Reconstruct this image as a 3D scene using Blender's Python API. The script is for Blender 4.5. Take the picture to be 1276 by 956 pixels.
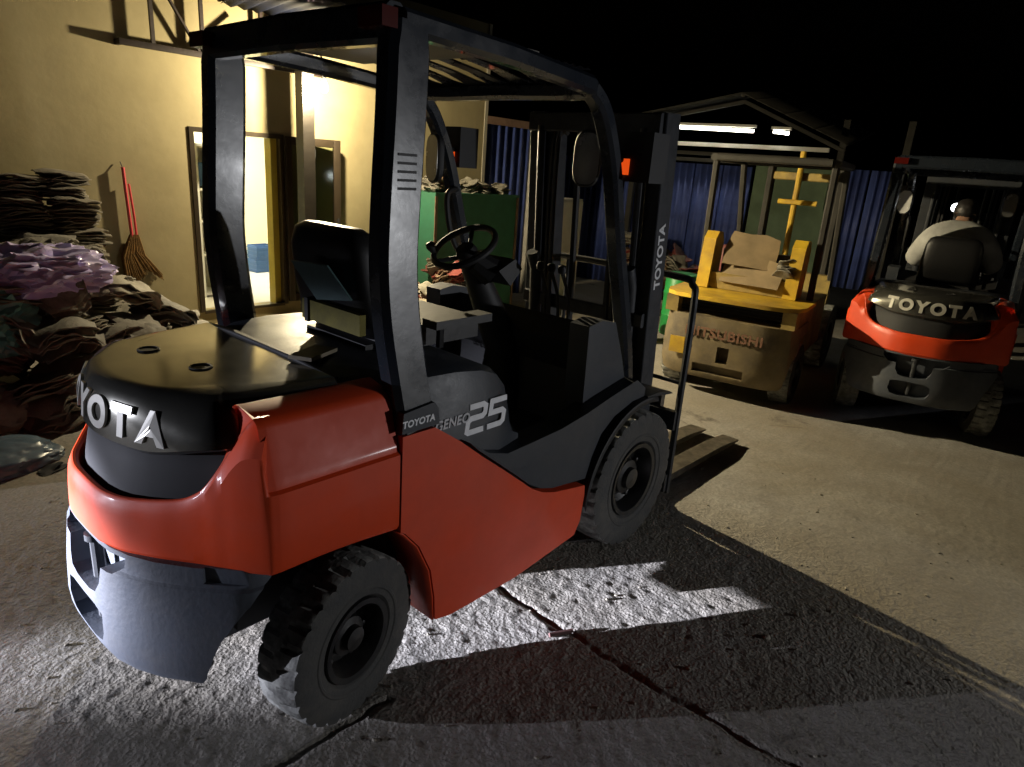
import bpy, bmesh, math, random
import numpy as np
from mathutils import Vector, Matrix, noise as mnoise

for o in list(bpy.data.objects):
    bpy.data.objects.remove(o)
scene = bpy.context.scene
C = scene.collection
PI = math.pi

# ------------------------------------------------------------------ camera
cd = bpy.data.cameras.new('camera')
cam = bpy.data.objects.new('camera', cd)
C.objects.link(cam)
scene.camera = cam
cd.sensor_width = 36.0
cd.lens = 839.8 / 1276 * 36
cd.clip_start = 0.02
cd.clip_end = 600
R_ = Vector((0.66516, -0.74327, 0.07145))
U_ = Vector((0.18405, 0.25594, 0.94901))
F_ = Vector((0.72366, 0.61809, -0.30705))
cm = Matrix((R_, U_, -F_)).transposed().to_4x4()
cm.translation = (-1.053, -2.0232, 1.728)
cam.matrix_world = cm

# ------------------------------------------------------------------ night sky, lamps, exposure
world = bpy.data.worlds.new('World')
scene.world = world
world.use_nodes = True
wn = world.node_tree
sky = wn.nodes.new('ShaderNodeTexSky')
sky.sky_type = 'NISHITA'
sky.sun_disc = False
sky.sun_elevation = math.radians(-4)
sky.sun_rotation = math.radians(200)
wn.links.new(sky.outputs[0], wn.nodes['Background'].inputs[0])
wn.nodes['Background'].inputs[1].default_value = 0.012

def lamp_data(name, kind, energy, color, radius):
    d = bpy.data.lights.new(name, kind)
    d.energy = energy
    d.color = color
    d.shadow_soft_size = radius
    return d

def aim(o, target):
    v = Vector(target) - o.location
    o.rotation_euler = v.to_track_quat('-Z', 'Y').to_euler()

YARD_FLOOD = (-8.75, 5.75, 1.25)     # low head lamp at the far end of the yard, beyond the left edge of the frame
YARD_SPILL_W = 3000                  # its wide spill
YARD_BEAM_W = 60000                   # its narrow beam, dipped towards the ground under the forklift
YARD_BEAM_AIM = (1.25, -.92, 0.22)
YARD_SPILL_AIM = (-3.9, 2.35, 0.0)
WORK_LAMP = (4.6, -7.0, 1.15)        # work lamp to the right of the frame
WORK_LAMP_W = 500
WALL_LAMP = (2.66, 3.60, 2.275)      # the bulb seen under the awning
WALL_LAMP_W = 410                    # its bare glow
WALL_LAMP_YARD_W = 1300              # extra spot added at the bulb to brighten the yard
ROOM_LAMP_W = 150
SHED_TUBE_W = 16.0

scene.view_settings.view_transform = 'Standard'
scene.view_settings.look = 'None'
scene.view_settings.exposure = 0.0
scene.view_settings.gamma = 1.0
scene.view_settings.use_curve_mapping = False
scene.render.engine = 'CYCLES'
scene.cycles.use_denoising = True

# ------------------------------------------------------------------ materials
MATS = {}

def mat(name, col, rough=0.6, metal=0.0, coat=0.0, var=0.0, vscale=6.0, bump=0.0, bscale=40.0,
        col2=None, trans=0.0, alpha=1.0, emit=None, estr=0.0, spec=0.5, rvar=0.0, detail=5.0, coat_rough=0.08, stretch=None, dust=0.0):
    m = bpy.data.materials.new(name)
    m.use_nodes = True
    nt = m.node_tree
    b = nt.nodes['Principled BSDF']
    b.inputs['Base Color'].default_value = (*col, 1)
    b.inputs['Roughness'].default_value = rough
    b.inputs['Metallic'].default_value = metal
    b.inputs['Specular IOR Level'].default_value = spec
    b.inputs['Coat Weight'].default_value = coat
    b.inputs['Coat Roughness'].default_value = coat_rough
    b.inputs['Transmission Weight'].default_value = trans
    b.inputs['Alpha'].default_value = alpha
    if emit:
        b.inputs['Emission Color'].default_value = (*emit, 1)
        b.inputs['Emission Strength'].default_value = estr
    tc = nt.nodes.new('ShaderNodeTexCoord')
    src = tc.outputs['Object']
    if stretch:
        mp = nt.nodes.new('ShaderNodeMapping')
        mp.inputs['Scale'].default_value = stretch
        nt.links.new(src, mp.inputs[0])
        src = mp.outputs[0]
    if var > 0 or col2 or rvar > 0:
        n = nt.nodes.new('ShaderNodeTexNoise')
        n.inputs['Scale'].default_value = vscale
        n.inputs['Detail'].default_value = detail
        n.inputs['Roughness'].default_value = 0.62
        nt.links.new(src, n.inputs['Vector'])
        rp = nt.nodes.new('ShaderNodeMapRange')
        rp.inputs['From Min'].default_value = 0.34
        rp.inputs['From Max'].default_value = 0.68
        nt.links.new(n.outputs['Fac'], rp.inputs['Value'])
        if var > 0 or col2:
            mx = nt.nodes.new('ShaderNodeMix')
            mx.data_type = 'RGBA'
            c2 = col2 if col2 else tuple(c * (1 - var) for c in col)
            mx.inputs['A'].default_value = (*c2, 1)
            mx.inputs['B'].default_value = (*col, 1)
            nt.links.new(rp.outputs[0], mx.inputs['Factor'])
            nt.links.new(mx.outputs['Result'], b.inputs['Base Color'])
        if rvar > 0:
            rr = nt.nodes.new('ShaderNodeMapRange')
            rr.inputs['To Min'].default_value = rough + rvar
            rr.inputs['To Max'].default_value = rough
            nt.links.new(rp.outputs[0], rr.inputs['Value'])
            nt.links.new(rr.outputs[0], b.inputs['Roughness'])
    if dust > 0:
        nd = nt.nodes.new('ShaderNodeTexNoise'); nd.inputs['Scale'].default_value = 3.1; nd.inputs['Detail'].default_value = 9; nd.inputs['Roughness'].default_value = .7
        nt.links.new(tc.outputs['Object'], nd.inputs['Vector'])
        ns_ = nt.nodes.new('ShaderNodeTexNoise'); ns_.inputs['Scale'].default_value = 30; ns_.inputs['Detail'].default_value = 6; ns_.inputs['Roughness'].default_value = .8
        mp_ = nt.nodes.new('ShaderNodeMapping'); mp_.inputs['Scale'].default_value = (.22, .5, 2.2); mp_.inputs['Rotation'].default_value = (0, .12, 0)
        nt.links.new(tc.outputs['Object'], mp_.inputs[0]); nt.links.new(mp_.outputs[0], ns_.inputs['Vector'])
        cur = b.inputs['Base Color'].links[0].from_socket if b.inputs['Base Color'].links else None
        for nz, lo, hi, c_, am in ((nd, .50, .78, (.23, .20, .16), dust), (ns_, .66, .70, (.20, .19, .17), dust*1.3), (nd, .33, .27, (.02, .018, .016), dust*1.5)):
            r_ = nt.nodes.new('ShaderNodeMapRange'); r_.inputs['From Min'].default_value = lo; r_.inputs['From Max'].default_value = hi
            r_.inputs['To Max'].default_value = min(1, am)
            nt.links.new(nz.outputs['Fac'], r_.inputs['Value'])
            x_ = nt.nodes.new('ShaderNodeMix'); x_.data_type = 'RGBA'
            if cur is None: x_.inputs['A'].default_value = (*col, 1)
            else: nt.links.new(cur, x_.inputs['A'])
            x_.inputs['B'].default_value = (*c_, 1)
            nt.links.new(r_.outputs[0], x_.inputs['Factor'])
            cur = x_.outputs['Result']
        nt.links.new(cur, b.inputs['Base Color'])
    if bump > 0:
        n2 = nt.nodes.new('ShaderNodeTexNoise')
        n2.inputs['Scale'].default_value = bscale
        n2.inputs['Detail'].default_value = 4
        nt.links.new(src, n2.inputs['Vector'])
        bp = nt.nodes.new('ShaderNodeBump')
        bp.inputs['Strength'].default_value = bump
        bp.inputs['Distance'].default_value = 0.01
        nt.links.new(n2.outputs['Fac'], bp.inputs['Height'])
        nt.links.new(bp.outputs[0], b.inputs['Normal'])
    MATS[name] = m
    return m

mat('orange', (0.74, 0.062, 0.008), 0.40, coat=0.10, var=0.14, vscale=5, rvar=0.2, bump=0.05, bscale=9, coat_rough=0.14, dust=0.08)
mat('grey_paint', (0.082, 0.094, 0.118), 0.42, var=0.3, vscale=7, rvar=0.2, bump=0.12, bscale=60, dust=0.22)
mat('cabin_grey', (0.028, 0.034, 0.044), 0.40, var=0.25, vscale=9, rvar=0.15, bump=0.05, bscale=120, dust=0.1)
mat('hood_black', (0.33, 0.325, 0.285), 0.15, metal=0.9, var=0.3, vscale=4, rvar=0.08, coat=0.3, dust=0.03)
mat('black_gloss', (0.012, 0.014, 0.018), 0.22, coat=0.6, var=0.2, vscale=6, rvar=0.15)
mat('pillar', (0.016, 0.021, 0.030), 0.22, coat=1.0, var=0.25, vscale=8, rvar=0.12, bump=0.03, bscale=30, dust=0.08)
mat('black', (0.012, 0.012, 0.013), 0.6, var=0.3, vscale=10)
mat('vinyl', (0.006, 0.006, 0.007), 0.5, bump=0.1, bscale=30, var=0.2)
mat('mast_steel', (0.022, 0.026, 0.034), 0.48, var=0.4, vscale=12, rvar=0.2, bump=0.1, bscale=40, dust=0.12)
mat('fork_steel', (0.16, 0.14, 0.11), 0.55, metal=0.3, var=0.6, vscale=14, bump=0.15, bscale=50)
mat('rubber', (0.04, 0.041, 0.042), 0.78, col2=(0.06, 0.058, 0.053), vscale=14, bump=0.25, bscale=90, dust=0.35)
mat('tread', (0.34, 0.345, 0.32), 0.85, col2=(0.10, 0.10, 0.095), vscale=16, bump=0.3, bscale=70)
mat('rim', (0.012, 0.012, 0.013), 0.45, var=0.4, vscale=20, dust=0.2)
mat('chrome', (0.62, 0.61, 0.55), 0.33, metal=0.25, var=0.15, vscale=12)
mat('decal', (0.88, 0.89, 0.92), 0.5, var=0.1, vscale=40)
mat('decal_grey', (0.55, 0.56, 0.58), 0.5)
mat('amber', (0.85, 0.12, 0.01), 0.25, emit=(1, 0.10, 0.01), estr=0.7)
mat('tail_red', (0.07, 0.006, 0.004), 0.2, coat=0.5)
mat('mirror', (0.62, 0.62, 0.60), 0.12, metal=0.55, var=0.2, vscale=9, rvar=0.2)
mat('paper_green', (0.09, 0.17, 0.17), 0.6, var=0.2, vscale=8)
mat('pad_yellow', (0.20, 0.17, 0.02), 0.75, var=0.35, vscale=16, bump=0.2)
mat('grille', (0.014, 0.015, 0.018), 0.7, var=0.3, vscale=6)
mat('wood_bare', (0.22, 0.185, 0.125), 0.75, var=0.4, vscale=8)
mat('panel_dust', (0.10, 0.09, 0.07), 0.5, var=0.5, vscale=5)

mat('wall_paint', (0.31, 0.262, 0.142), 0.85, col2=(0.215, 0.178, 0.092), vscale=1.1, bump=0.16, bscale=14, detail=10, dust=0.12)
mat('wall_trim', (0.36, 0.33, 0.26), 0.8, var=0.2, vscale=4)
mat('room_wall', (0.76, 0.72, 0.50), 0.85, var=0.06, vscale=2)
mat('room_floor', (0.62, 0.62, 0.58), 0.22, var=0.1, vscale=3)
mat('bronze', (0.05, 0.037, 0.024), 0.35, metal=0.5, var=0.2, vscale=12)
mat('jamb', (0.5, 0.4, 0.05), 0.5, var=0.15, vscale=6)
mat('step_paint', (0.33, 0.26, 0.14), 0.8, var=0.3, vscale=6, bump=0.1)
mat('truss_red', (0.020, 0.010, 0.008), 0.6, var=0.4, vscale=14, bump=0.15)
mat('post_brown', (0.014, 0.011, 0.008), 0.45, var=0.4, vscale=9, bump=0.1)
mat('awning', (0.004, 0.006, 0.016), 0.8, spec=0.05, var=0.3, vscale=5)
mat('blue_sheet', (0.06, 0.095, 0.33), 0.5, col2=(0.04, 0.06, 0.20), vscale=4, rvar=0.2)
mat('beam_pink', (0.25, 0.15, 0.10), 0.75, var=0.3, vscale=14)
mat('post_pale', (0.55, 0.52, 0.45), 0.7, var=0.3, vscale=10)
mat('green_sheet', (0.025, 0.13, 0.075), 0.5, col2=(0.018, 0.095, 0.052), vscale=3, rvar=0.2, bump=0.05)
mat('white_cab', (0.62, 0.62, 0.58), 0.5, var=0.2, vscale=3, dust=0.3)
mat('sack_dark', (0.20, 0.175, 0.135), 0.9, col2=(0.10, 0.088, 0.068), vscale=9, bump=0.5, bscale=60)
mat('sack_grey', (0.23, 0.212, 0.178), 0.9, col2=(0.10, 0.09, 0.073), vscale=8, bump=0.5, bscale=60)
mat('sack_pale', (0.36, 0.33, 0.27), 0.85, col2=(0.19, 0.17, 0.13), vscale=7, bump=0.4, bscale=50)
mat('purple_bag', (0.60, 0.54, 0.84), 0.22, col2=(0.50, 0.43, 0.76), vscale=5, bump=0.1, bscale=20)
mat('teal_bag', (0.12, 0.33, 0.31), 0.35, col2=(0.08, 0.22, 0.21), vscale=5, bump=0.1, bscale=20)
mat('blue_tarp', (0.11, 0.16, 0.22), 0.3, var=0.4, vscale=5, bump=0.1, bscale=14)
mat('broom_red', (0.5, 0.05, 0.06), 0.45)
mat('straw', (0.19, 0.10, 0.022), 0.9, var=0.5, vscale=30)
mat('crate_blue', (0.05, 0.14, 0.36), 0.5, var=0.2)
mat('orange_plastic', (0.6, 0.16, 0.05), 0.5)
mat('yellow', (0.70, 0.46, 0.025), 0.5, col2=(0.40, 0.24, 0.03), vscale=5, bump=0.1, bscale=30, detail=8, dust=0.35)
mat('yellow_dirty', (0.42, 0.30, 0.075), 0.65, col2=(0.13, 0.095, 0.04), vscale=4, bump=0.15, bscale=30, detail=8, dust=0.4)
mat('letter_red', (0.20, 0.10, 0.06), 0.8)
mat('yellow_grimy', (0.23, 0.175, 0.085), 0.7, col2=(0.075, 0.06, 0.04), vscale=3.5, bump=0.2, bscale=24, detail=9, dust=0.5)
mat('cardboard', (0.27, 0.20, 0.11), 0.9, var=0.3, vscale=5)
mat('junk_pale', (0.26, 0.24, 0.19), 0.8, var=0.5, vscale=9)
mat('junk_brown', (0.20, 0.13, 0.08), 0.8, var=0.5, vscale=9)
mat('junk_red', (0.22, 0.04, 0.03), 0.6, var=0.5, vscale=9)
mat('drum_green', (0.02, 0.26, 0.06), 0.4, var=0.2, vscale=6)
mat('roof_dark', (0.035, 0.033, 0.03), 0.75, var=0.4, vscale=6)
mat('shed_dark', (0.04, 0.037, 0.03), 0.8, var=0.5, vscale=4)
mat('shed_green', (0.16, 0.23, 0.14), 0.8, var=0.3, vscale=3)
mat('white_beam', (0.66, 0.65, 0.6), 0.6, var=0.2, vscale=4)
mat('skin', (0.30, 0.17, 0.11), 0.55)
mat('hair', (0.012, 0.010, 0.009), 0.5)
mat('shirt', (0.42, 0.42, 0.40), 0.9, var=0.25, vscale=12, bump=0.4, bscale=16)
mat('trousers', (0.03, 0.032, 0.04), 0.9)
mat('stick', (0.10, 0.045, 0.04), 0.8)
mat('glow_tube', (0.9, 0.9, 0.85), 0.4, emit=(1.0, 0.96, 0.80), estr=SHED_TUBE_W)
mat('lamp_lens', (1, 1, 1), 0.3, emit=(0.93, 0.97, 1.0), estr=9.0)
mat('lamp_case', (0.04, 0.04, 0.04), 0.5)
mat('room_tube', (1, 1, 1), 0.3, emit=(1.0, 0.93, 0.74), estr=14.0)

def glass_mat(name, col, rough=0.05, fac=0.75):
    m = bpy.data.materials.new(name)
    m.use_nodes = True
    nt = m.node_tree
    out = nt.nodes['Material Output']
    g = nt.nodes.new('ShaderNodeBsdfGlossy')
    g.inputs['Roughness'].default_value = rough
    t = nt.nodes.new('ShaderNodeBsdfTransparent')
    t.inputs[0].default_value = (*col, 1)
    fr = nt.nodes.new('ShaderNodeFresnel')
    fr.inputs[0].default_value = 1.5
    mx = nt.nodes.new('ShaderNodeMixShader')
    nt.links.new(fr.outputs[0], mx.inputs[0])
    nt.links.new(t.outputs[0], mx.inputs[1])
    nt.links.new(g.outputs[0], mx.inputs[2])
    nt.links.new(mx.outputs[0], out.inputs[0])
    MATS[name] = m
def bulb_mat():
    m = bpy.data.materials.new('bulb')
    m.use_nodes = True
    nt = m.node_tree
    e = nt.nodes.new('ShaderNodeEmission'); e.inputs[0].default_value = (1.0, .86, .58, 1); e.inputs[1].default_value = 120
    t = nt.nodes.new('ShaderNodeBsdfTransparent')
    mx = nt.nodes.new('ShaderNodeMixShader'); mx.inputs[0].default_value = .25
    nt.links.new(t.outputs[0], mx.inputs[1]); nt.links.new(e.outputs[0], mx.inputs[2])
    nt.links.new(mx.outputs[0], nt.nodes['Material Output'].inputs[0])
    MATS['bulb'] = m
bulb_mat()
glass_mat('glass', (0.80, 0.86, 0.76))
glass_mat('glass_dim', (0.45, 0.45, 0.42))

# yard concrete: worn, patchy, with stains of a shape of their own
def ground_material():
    m = bpy.data.materials.new('yard_concrete')
    m.use_nodes = True
    nt = m.node_tree
    N, L = nt.nodes.new, nt.links.new
    b = nt.nodes['Principled BSDF']
    tc = N('ShaderNodeTexCoord')
    def noise(scale, detail=6, rough=0.6, w=0.0):
        n = N('ShaderNodeTexNoise'); n.inputs['Scale'].default_value = scale
        n.inputs['Detail'].default_value = detail; n.inputs['Roughness'].default_value = rough
        n.inputs['Distortion'].default_value = w
        L(tc.outputs['Object'], n.inputs['Vector'])
        return n
    def rng(src, a, c, lo=0, hi=1):
        r = N('ShaderNodeMapRange'); r.inputs['From Min'].default_value = a; r.inputs['From Max'].default_value = c
        r.inputs['To Min'].default_value = lo; r.inputs['To Max'].default_value = hi
        L(src, r.inputs['Value']); return r.outputs[0]
    def mix(f, A, B):
        x = N('ShaderNodeMix'); x.data_type = 'RGBA'
        L(f, x.inputs['Factor'])
        for k, v in (('A', A), ('B', B)):
            if isinstance(v, tuple): x.inputs[k].default_value = (*v, 1)
            else: L(v, x.inputs[k])
        return x.outputs['Result']
    big, mid, fine = noise(0.55, 5, 0.6, 0.4), noise(3.2, 8, 0.68, 0.3), noise(55, 4, 0.7)
    c1 = mix(rng(mid.outputs['Fac'], 0.32, 0.68), (0.29, 0.275, 0.25), (0.48, 0.465, 0.43))
    c2 = mix(rng(big.outputs['Fac'], 0.36, 0.66), (0.30, 0.265, 0.20), c1)
    c3 = mix(rng(fine.outputs['Fac'], 0.38, 0.72), (0.14, 0.13, 0.12), c2)
    cm_ = N('ShaderNodeMix'); cm_.data_type = 'RGBA'; cm_.inputs['Factor'].default_value = 0.45
    L(c2, cm_.inputs['A']); L(c3, cm_.inputs['B'])
    st = noise(1.5, 6, 0.7, 0.8)
    c4 = mix(rng(st.outputs['Fac'], 0.63, 0.74), cm_.outputs['Result'], (0.09, 0.08, 0.07))
    L(c4, b.inputs['Base Color'])
    b.inputs['Roughness'].default_value = 0.88
    b.inputs['Specular IOR Level'].default_value = 0.3
    at = N('ShaderNodeAttribute'); at.attribute_name = 'rough'
    vo = N('ShaderNodeTexVoronoi'); vo.inputs['Scale'].default_value = 75; L(tc.outputs['Object'], vo.inputs['Vector'])
    hn = noise(36, 6, 0.66, 0.2)
    ad = N('ShaderNodeMath'); ad.operation = 'MULTIPLY_ADD'; ad.inputs[1].default_value = 0.35
    L(vo.outputs['Distance'], ad.inputs[0]); L(hn.outputs['Fac'], ad.inputs[2])
    bp = N('ShaderNodeBump'); bp.inputs['Distance'].default_value = 0.03
    L(rng(at.outputs['Fac'], 0, 1, 0.10, 0.85), bp.inputs['Strength'])
    L(ad.outputs[0], bp.inputs['Height'])
    L(bp.outputs[0], b.inputs['Normal'])
    MATS['ground'] = m
ground_material()

# ------------------------------------------------------------------ mesh helpers
class B:
    def __init__(self):
        self.bm = bmesh.new()
    def _bev(self, geom_faces, off, seg=2):
        if off <= 0: return
        es = set()
        for f in geom_faces:
            for e in f.edges: es.add(e)
        es = [e for e in es if len(e.link_faces) == 2 and e.calc_face_angle(0) > 0.5]
        bmesh.ops.bevel(self.bm, geom=es, offset=off, segments=seg, affect='EDGES', clamp_overlap=True, profile=0.6)
    def box(self, x0, x1, y0, y1, z0, z1, bev=0.0, M=None, seg=2):
        vs = [self.bm.verts.new((x, y, z)) for x in (x0, x1) for y in (y0, y1) for z in (z0, z1)]
        fi = [(0,1,3,2),(4,6,7,5),(0,4,5,1),(2,3,7,6),(0,2,6,4),(1,5,7,3)]
        fs = [self.bm.faces.new([vs[i] for i in f]) for f in fi]
        if M is not None: bmesh.ops.transform(self.bm, matrix=M, verts=vs)
        self._bev(fs, bev, seg)
        return self
    def rings(self, rings, closed=True, cap=True):
        vr = [[self.bm.verts.new(p) for p in r] for r in rings]
        n = len(vr[0])
        fs = []
        for a, b in zip(vr[:-1], vr[1:]):
            for i in range(n if closed else n - 1):
                j = (i + 1) % n
                try: fs.append(self.bm.faces.new((a[i], a[j], b[j], b[i])))
                except ValueError: pass
        if cap and closed:
            for r in (vr[0], vr[-1]):
                try: fs.append(self.bm.faces.new(r))
                except ValueError: pass
        return fs
    def prism(self, pts, axis, a0, a1, bev=0.0, seg=2):
        def P(p, a):
            return (a, p[0], p[1]) if axis == 'x' else (p[0], a, p[1]) if axis == 'y' else (p[0], p[1], a)
        fs = self.rings([[P(p, a0) for p in pts], [P(p, a1) for p in pts]])
        self._bev(fs, bev, seg)
        return self
    def tube(self, pts, r, seg=8, closed=False, flat=None):
        pts = [Vector(p) for p in pts]
        n = len(pts)
        rs = r if isinstance(r, (list, tuple)) else [r] * n
        rings = []
        up = None
        for i, p in enumerate(pts):
            if closed: t = pts[(i + 1) % n] - pts[i - 1]
            else: t = pts[min(i + 1, n - 1)] - pts[max(i - 1, 0)]
            t.normalize()
            if up is None:
                up = Vector((0, 0, 1)) if abs(t.z) < 0.9 else Vector((1, 0, 0))
            s = t.cross(up).normalized()
            up = s.cross(t).normalized()
            ring = []
            for k in range(seg):
                a = 2 * PI * k / seg
                fx, fy = (flat if flat else (1, 1))
                ring.append(p + s * (math.cos(a) * rs[i] * fx) + up * (math.sin(a) * rs[i] * fy))
            rings.append(ring)
        if closed: rings.append(rings[0])
        if closed:
            vr = [[self.bm.verts.new(q) for q in rg] for rg in rings[:-1]]
            vr.append(vr[0])
            for a, b in zip(vr[:-1], vr[1:]):
                for i in range(seg):
                    j = (i + 1) % seg
                    self.bm.faces.new((a[i], a[j], b[j], b[i]))
        else:
            self.rings(rings)
        return self
    def bar(self, pts, w, h, upv=(0, 0, 1), bev=0.0):
        # rectangular section swept along pts; w across, h along the up vector
        pts = [Vector(p) for p in pts]
        rings = []
        n = len(pts)
        for i, p in enumerate(pts):
            t = (pts[min(i + 1, n - 1)] - pts[max(i - 1, 0)]).normalized()
            s = t.cross(Vector(upv)).normalized()
            u = s.cross(t).normalized()
            ww = w[i] if isinstance(w, (list, tuple)) else w
            hh = h[i] if isinstance(h, (list, tuple)) else h
            c = min(ww, hh) * 0.22
            ring = []
            for sx, sy, cx, cy in ((1,1,-c,0),(1,1,0,-c),(1,-1,0,c),(1,-1,-c,0),(-1,-1,c,0),(-1,-1,0,c),(-1,1,0,-c),(-1,1,c,0)):
                ring.append(p + s * (sx * ww / 2 + cx) + u * (sy * hh / 2 + cy))
            rings.append(ring)
        self.rings(rings)
        return self
    def lathe(self, prof, seg=24, M=None, cap=False):
        # profile of (radius, height) spun about local z
        rings = []
        for r, h in prof:
            rings.append([(r * math.cos(2 * PI * k / seg), r * math.sin(2 * PI * k / seg), h) for k in range(seg)])
        n0 = len(self.bm.verts)
        self.rings(rings, cap=cap)
        self.bm.verts.ensure_lookup_table()
        if M is not None:
            bmesh.ops.transform(self.bm, matrix=M, verts=self.bm.verts[n0:])
        return self
    def mesh(self, mesh, M=None):
        n0 = len(self.bm.verts)
        self.bm.from_mesh(mesh)
        self.bm.verts.ensure_lookup_table()
        if M is not None: bmesh.ops.transform(self.bm, matrix=M, verts=self.bm.verts[n0:])
        return self
    def data(self, name, mt, angle=35):
        bmesh.ops.recalc_face_normals(self.bm, faces=self.bm.faces)
        me = bpy.data.meshes.new(name)
        self.bm.to_mesh(me)
        self.bm.free()
        me.shade_smooth()
        me.set_sharp_from_angle(angle=math.radians(angle))
        me.materials.append(MATS[mt])
        return me
    def obj(self, name, mt, parent=None, angle=35):
        return link(name, self.data(name, mt, angle), parent)

def link(name, me, parent=None, M=None):
    o = bpy.data.objects.new(name, me)
    C.objects.link(o)
    if parent is not None: o.parent = parent
    if M is not None: o.matrix_local = M
    return o

def tag(o, label, cat, group=None):
    o['label'] = label
    o['category'] = cat
    if group: o['group'] = group
    return o

def struct(o):
    o['kind'] = 'structure'
    return o

def thing(name, label, cat, loc=(0, 0, 0), rz=0.0, group=None):
    o = bpy.data.objects.new(name, None)
    C.objects.link(o)
    o.location = loc
    o.rotation_euler = (0, 0, rz)
    o.empty_display_size = 0.2
    return tag(o, label, cat, group)

def copy_tree(o, parent=None):
    c = o.copy()
    C.objects.link(c)
    c.parent = parent
    for ch in list(o.children):
        copy_tree(ch, c)
    return c

def T(x, y, z): return Matrix.Translation((x, y, z))
def RX(a): return Matrix.Rotation(math.radians(a), 4, 'X')
def RY(a): return Matrix.Rotation(math.radians(a), 4, 'Y')
def RZ(a): return Matrix.Rotation(math.radians(a), 4, 'Z')

def text_mesh(body, size, ext, bold=0.0, space=1.0, shear=0.0):
    cu = bpy.data.curves.new('t', 'FONT')
    cu.body = body
    cu.size = size
    cu.extrude = ext
    cu.offset = bold
    cu.space_character = space
    cu.shear = shear
    cu.align_x = 'CENTER'
    cu.align_y = 'CENTER'
    cu.resolution_u = 6
    o = bpy.data.objects.new('t', cu)
    C.objects.link(o)
    dg = bpy.context.evaluated_depsgraph_get()
    dg.update()
    me = bpy.data.meshes.new_from_object(o.evaluated_get(dg))
    bpy.data.objects.remove(o)
    return me

def boolean(me, cutters):
    o = link('tmp', me)
    cs = []
    for c in cutters:
        co = link('cut', c)
        cs.append(co)
        md = o.modifiers.new('b', 'BOOLEAN')
        md.operation = 'DIFFERENCE'
        md.solver = 'EXACT'
        md.object = co
    dg = bpy.context.evaluated_depsgraph_get()
    dg.update()
    out = bpy.data.meshes.new_from_object(o.evaluated_get(dg))
    for c in cs: bpy.data.objects.remove(c)
    bpy.data.objects.remove(o)
    out.set_sharp_from_angle(angle=math.radians(30))
    return out

def catmull(pts, n=6):
    pts = [Vector(p) for p in pts]
    out = []
    for i in range(len(pts) - 1):
        p0, p1, p2, p3 = pts[max(i-1, 0)], pts[i], pts[i+1], pts[min(i+2, len(pts)-1)]
        for k in range(n):
            t = k / n
            out.append(0.5 * ((2*p1) + (p2-p0)*t + (2*p0-5*p1+4*p2-p3)*t*t + (3*p1-p0-3*p2+p3)*t**3))
    out.append(pts[-1])
    return out

# ------------------------------------------------------------------ ground
def lattice(x, y, scale, seed):
    xs, ys = x / scale, y / scale
    xi, yi = np.floor(xs).astype(np.int64), np.floor(ys).astype(np.int64)
    fx, fy = xs - xi, ys - yi
    fx, fy = fx*fx*(3-2*fx), fy*fy*(3-2*fy)
    def h(i, j):
        n = (i * 374761393 + j * 668265263 + seed * 974634777) & 0x7fffffff
        n = ((n ^ (n >> 13)) * 1274126177) & 0x7fffffff
        return ((n ^ (n >> 16)) & 0xffff) / 65535.0
    a, b, c, d = h(xi, yi), h(xi+1, yi), h(xi, yi+1), h(xi+1, yi+1)
    return (a*(1-fx)+b*fx)*(1-fy)+(c*(1-fx)+d*fx)*fy

def smooth(a, b, v):
    t = np.clip((v-a)/(b-a), 0, 1)
    return t*t*(3-2*t)

def ground_rough(x, y):
    edge = 1.95 + 0.35*(lattice(x, y, 0.5, 5)-0.5) + 0.10*y
    r = 1 - smooth(-0.5, 0.8, x - edge)
    r *= 1 - 0.75*smooth(0.9, 1.8, y)
    return r

def ground_z(x, y):
    r = ground_rough(x, y)
    z = -0.055*smooth(3.3, 4.7, x)*(1-smooth(1.5, 3, y))
    z = z + 0.010*(lattice(x, y, 0.8, 1)-0.5)
    n = 0
    for k, (s, a) in enumerate(((0.16, .16), (0.062, .13), (0.027, .40))):
        n = n + a*(lattice(x, y, s, 11+k)-0.5)
    rid = np.abs(lattice(x, y, 0.14, 31)-0.5)
    z = z + r*(0.0105*n - 0.002*np.maximum(0, 0.05-rid)/0.05*smooth(.55, .8, lattice(x, y, 0.6, 33)))
    z = z + (1-r)*0.0060*n
    jx = 0.84 + 0.04*(lattice(y, y*0+3.1, 0.35, 51)-0.5) + 0.028*(lattice(y, y*0+1.7, 0.06, 52)-0.5)
    w = 0.005+0.010*lattice(y, y*0, 0.11, 53)
    z = z - 0.011*np.exp(-((x-jx)/w)**2)*(np.abs(y) < 9)
    jy = -0.575 + 0.05*(lattice(x, x*0+2.2, 0.3, 61)-0.5) + 0.018*(lattice(x, x*0, 0.06, 62)-0.5)
    z = z - 0.013*np.exp(-((y-jy)/0.009)**2)*(x < 0.12)*(x > -2.2)
    return z

def axis_coords(lo, hi, step, far):
    core = np.arange(lo, hi, step)
    up, dn = [], []
    d, v = step, core[-1]
    while v < far:
        d *= 1.13; v += d; up.append(v)
    d, v = step, core[0]
    while v > -far:
        d *= 1.13; v -= d; dn.append(v)
    return np.array(dn[::-1] + list(core) + up)

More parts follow.
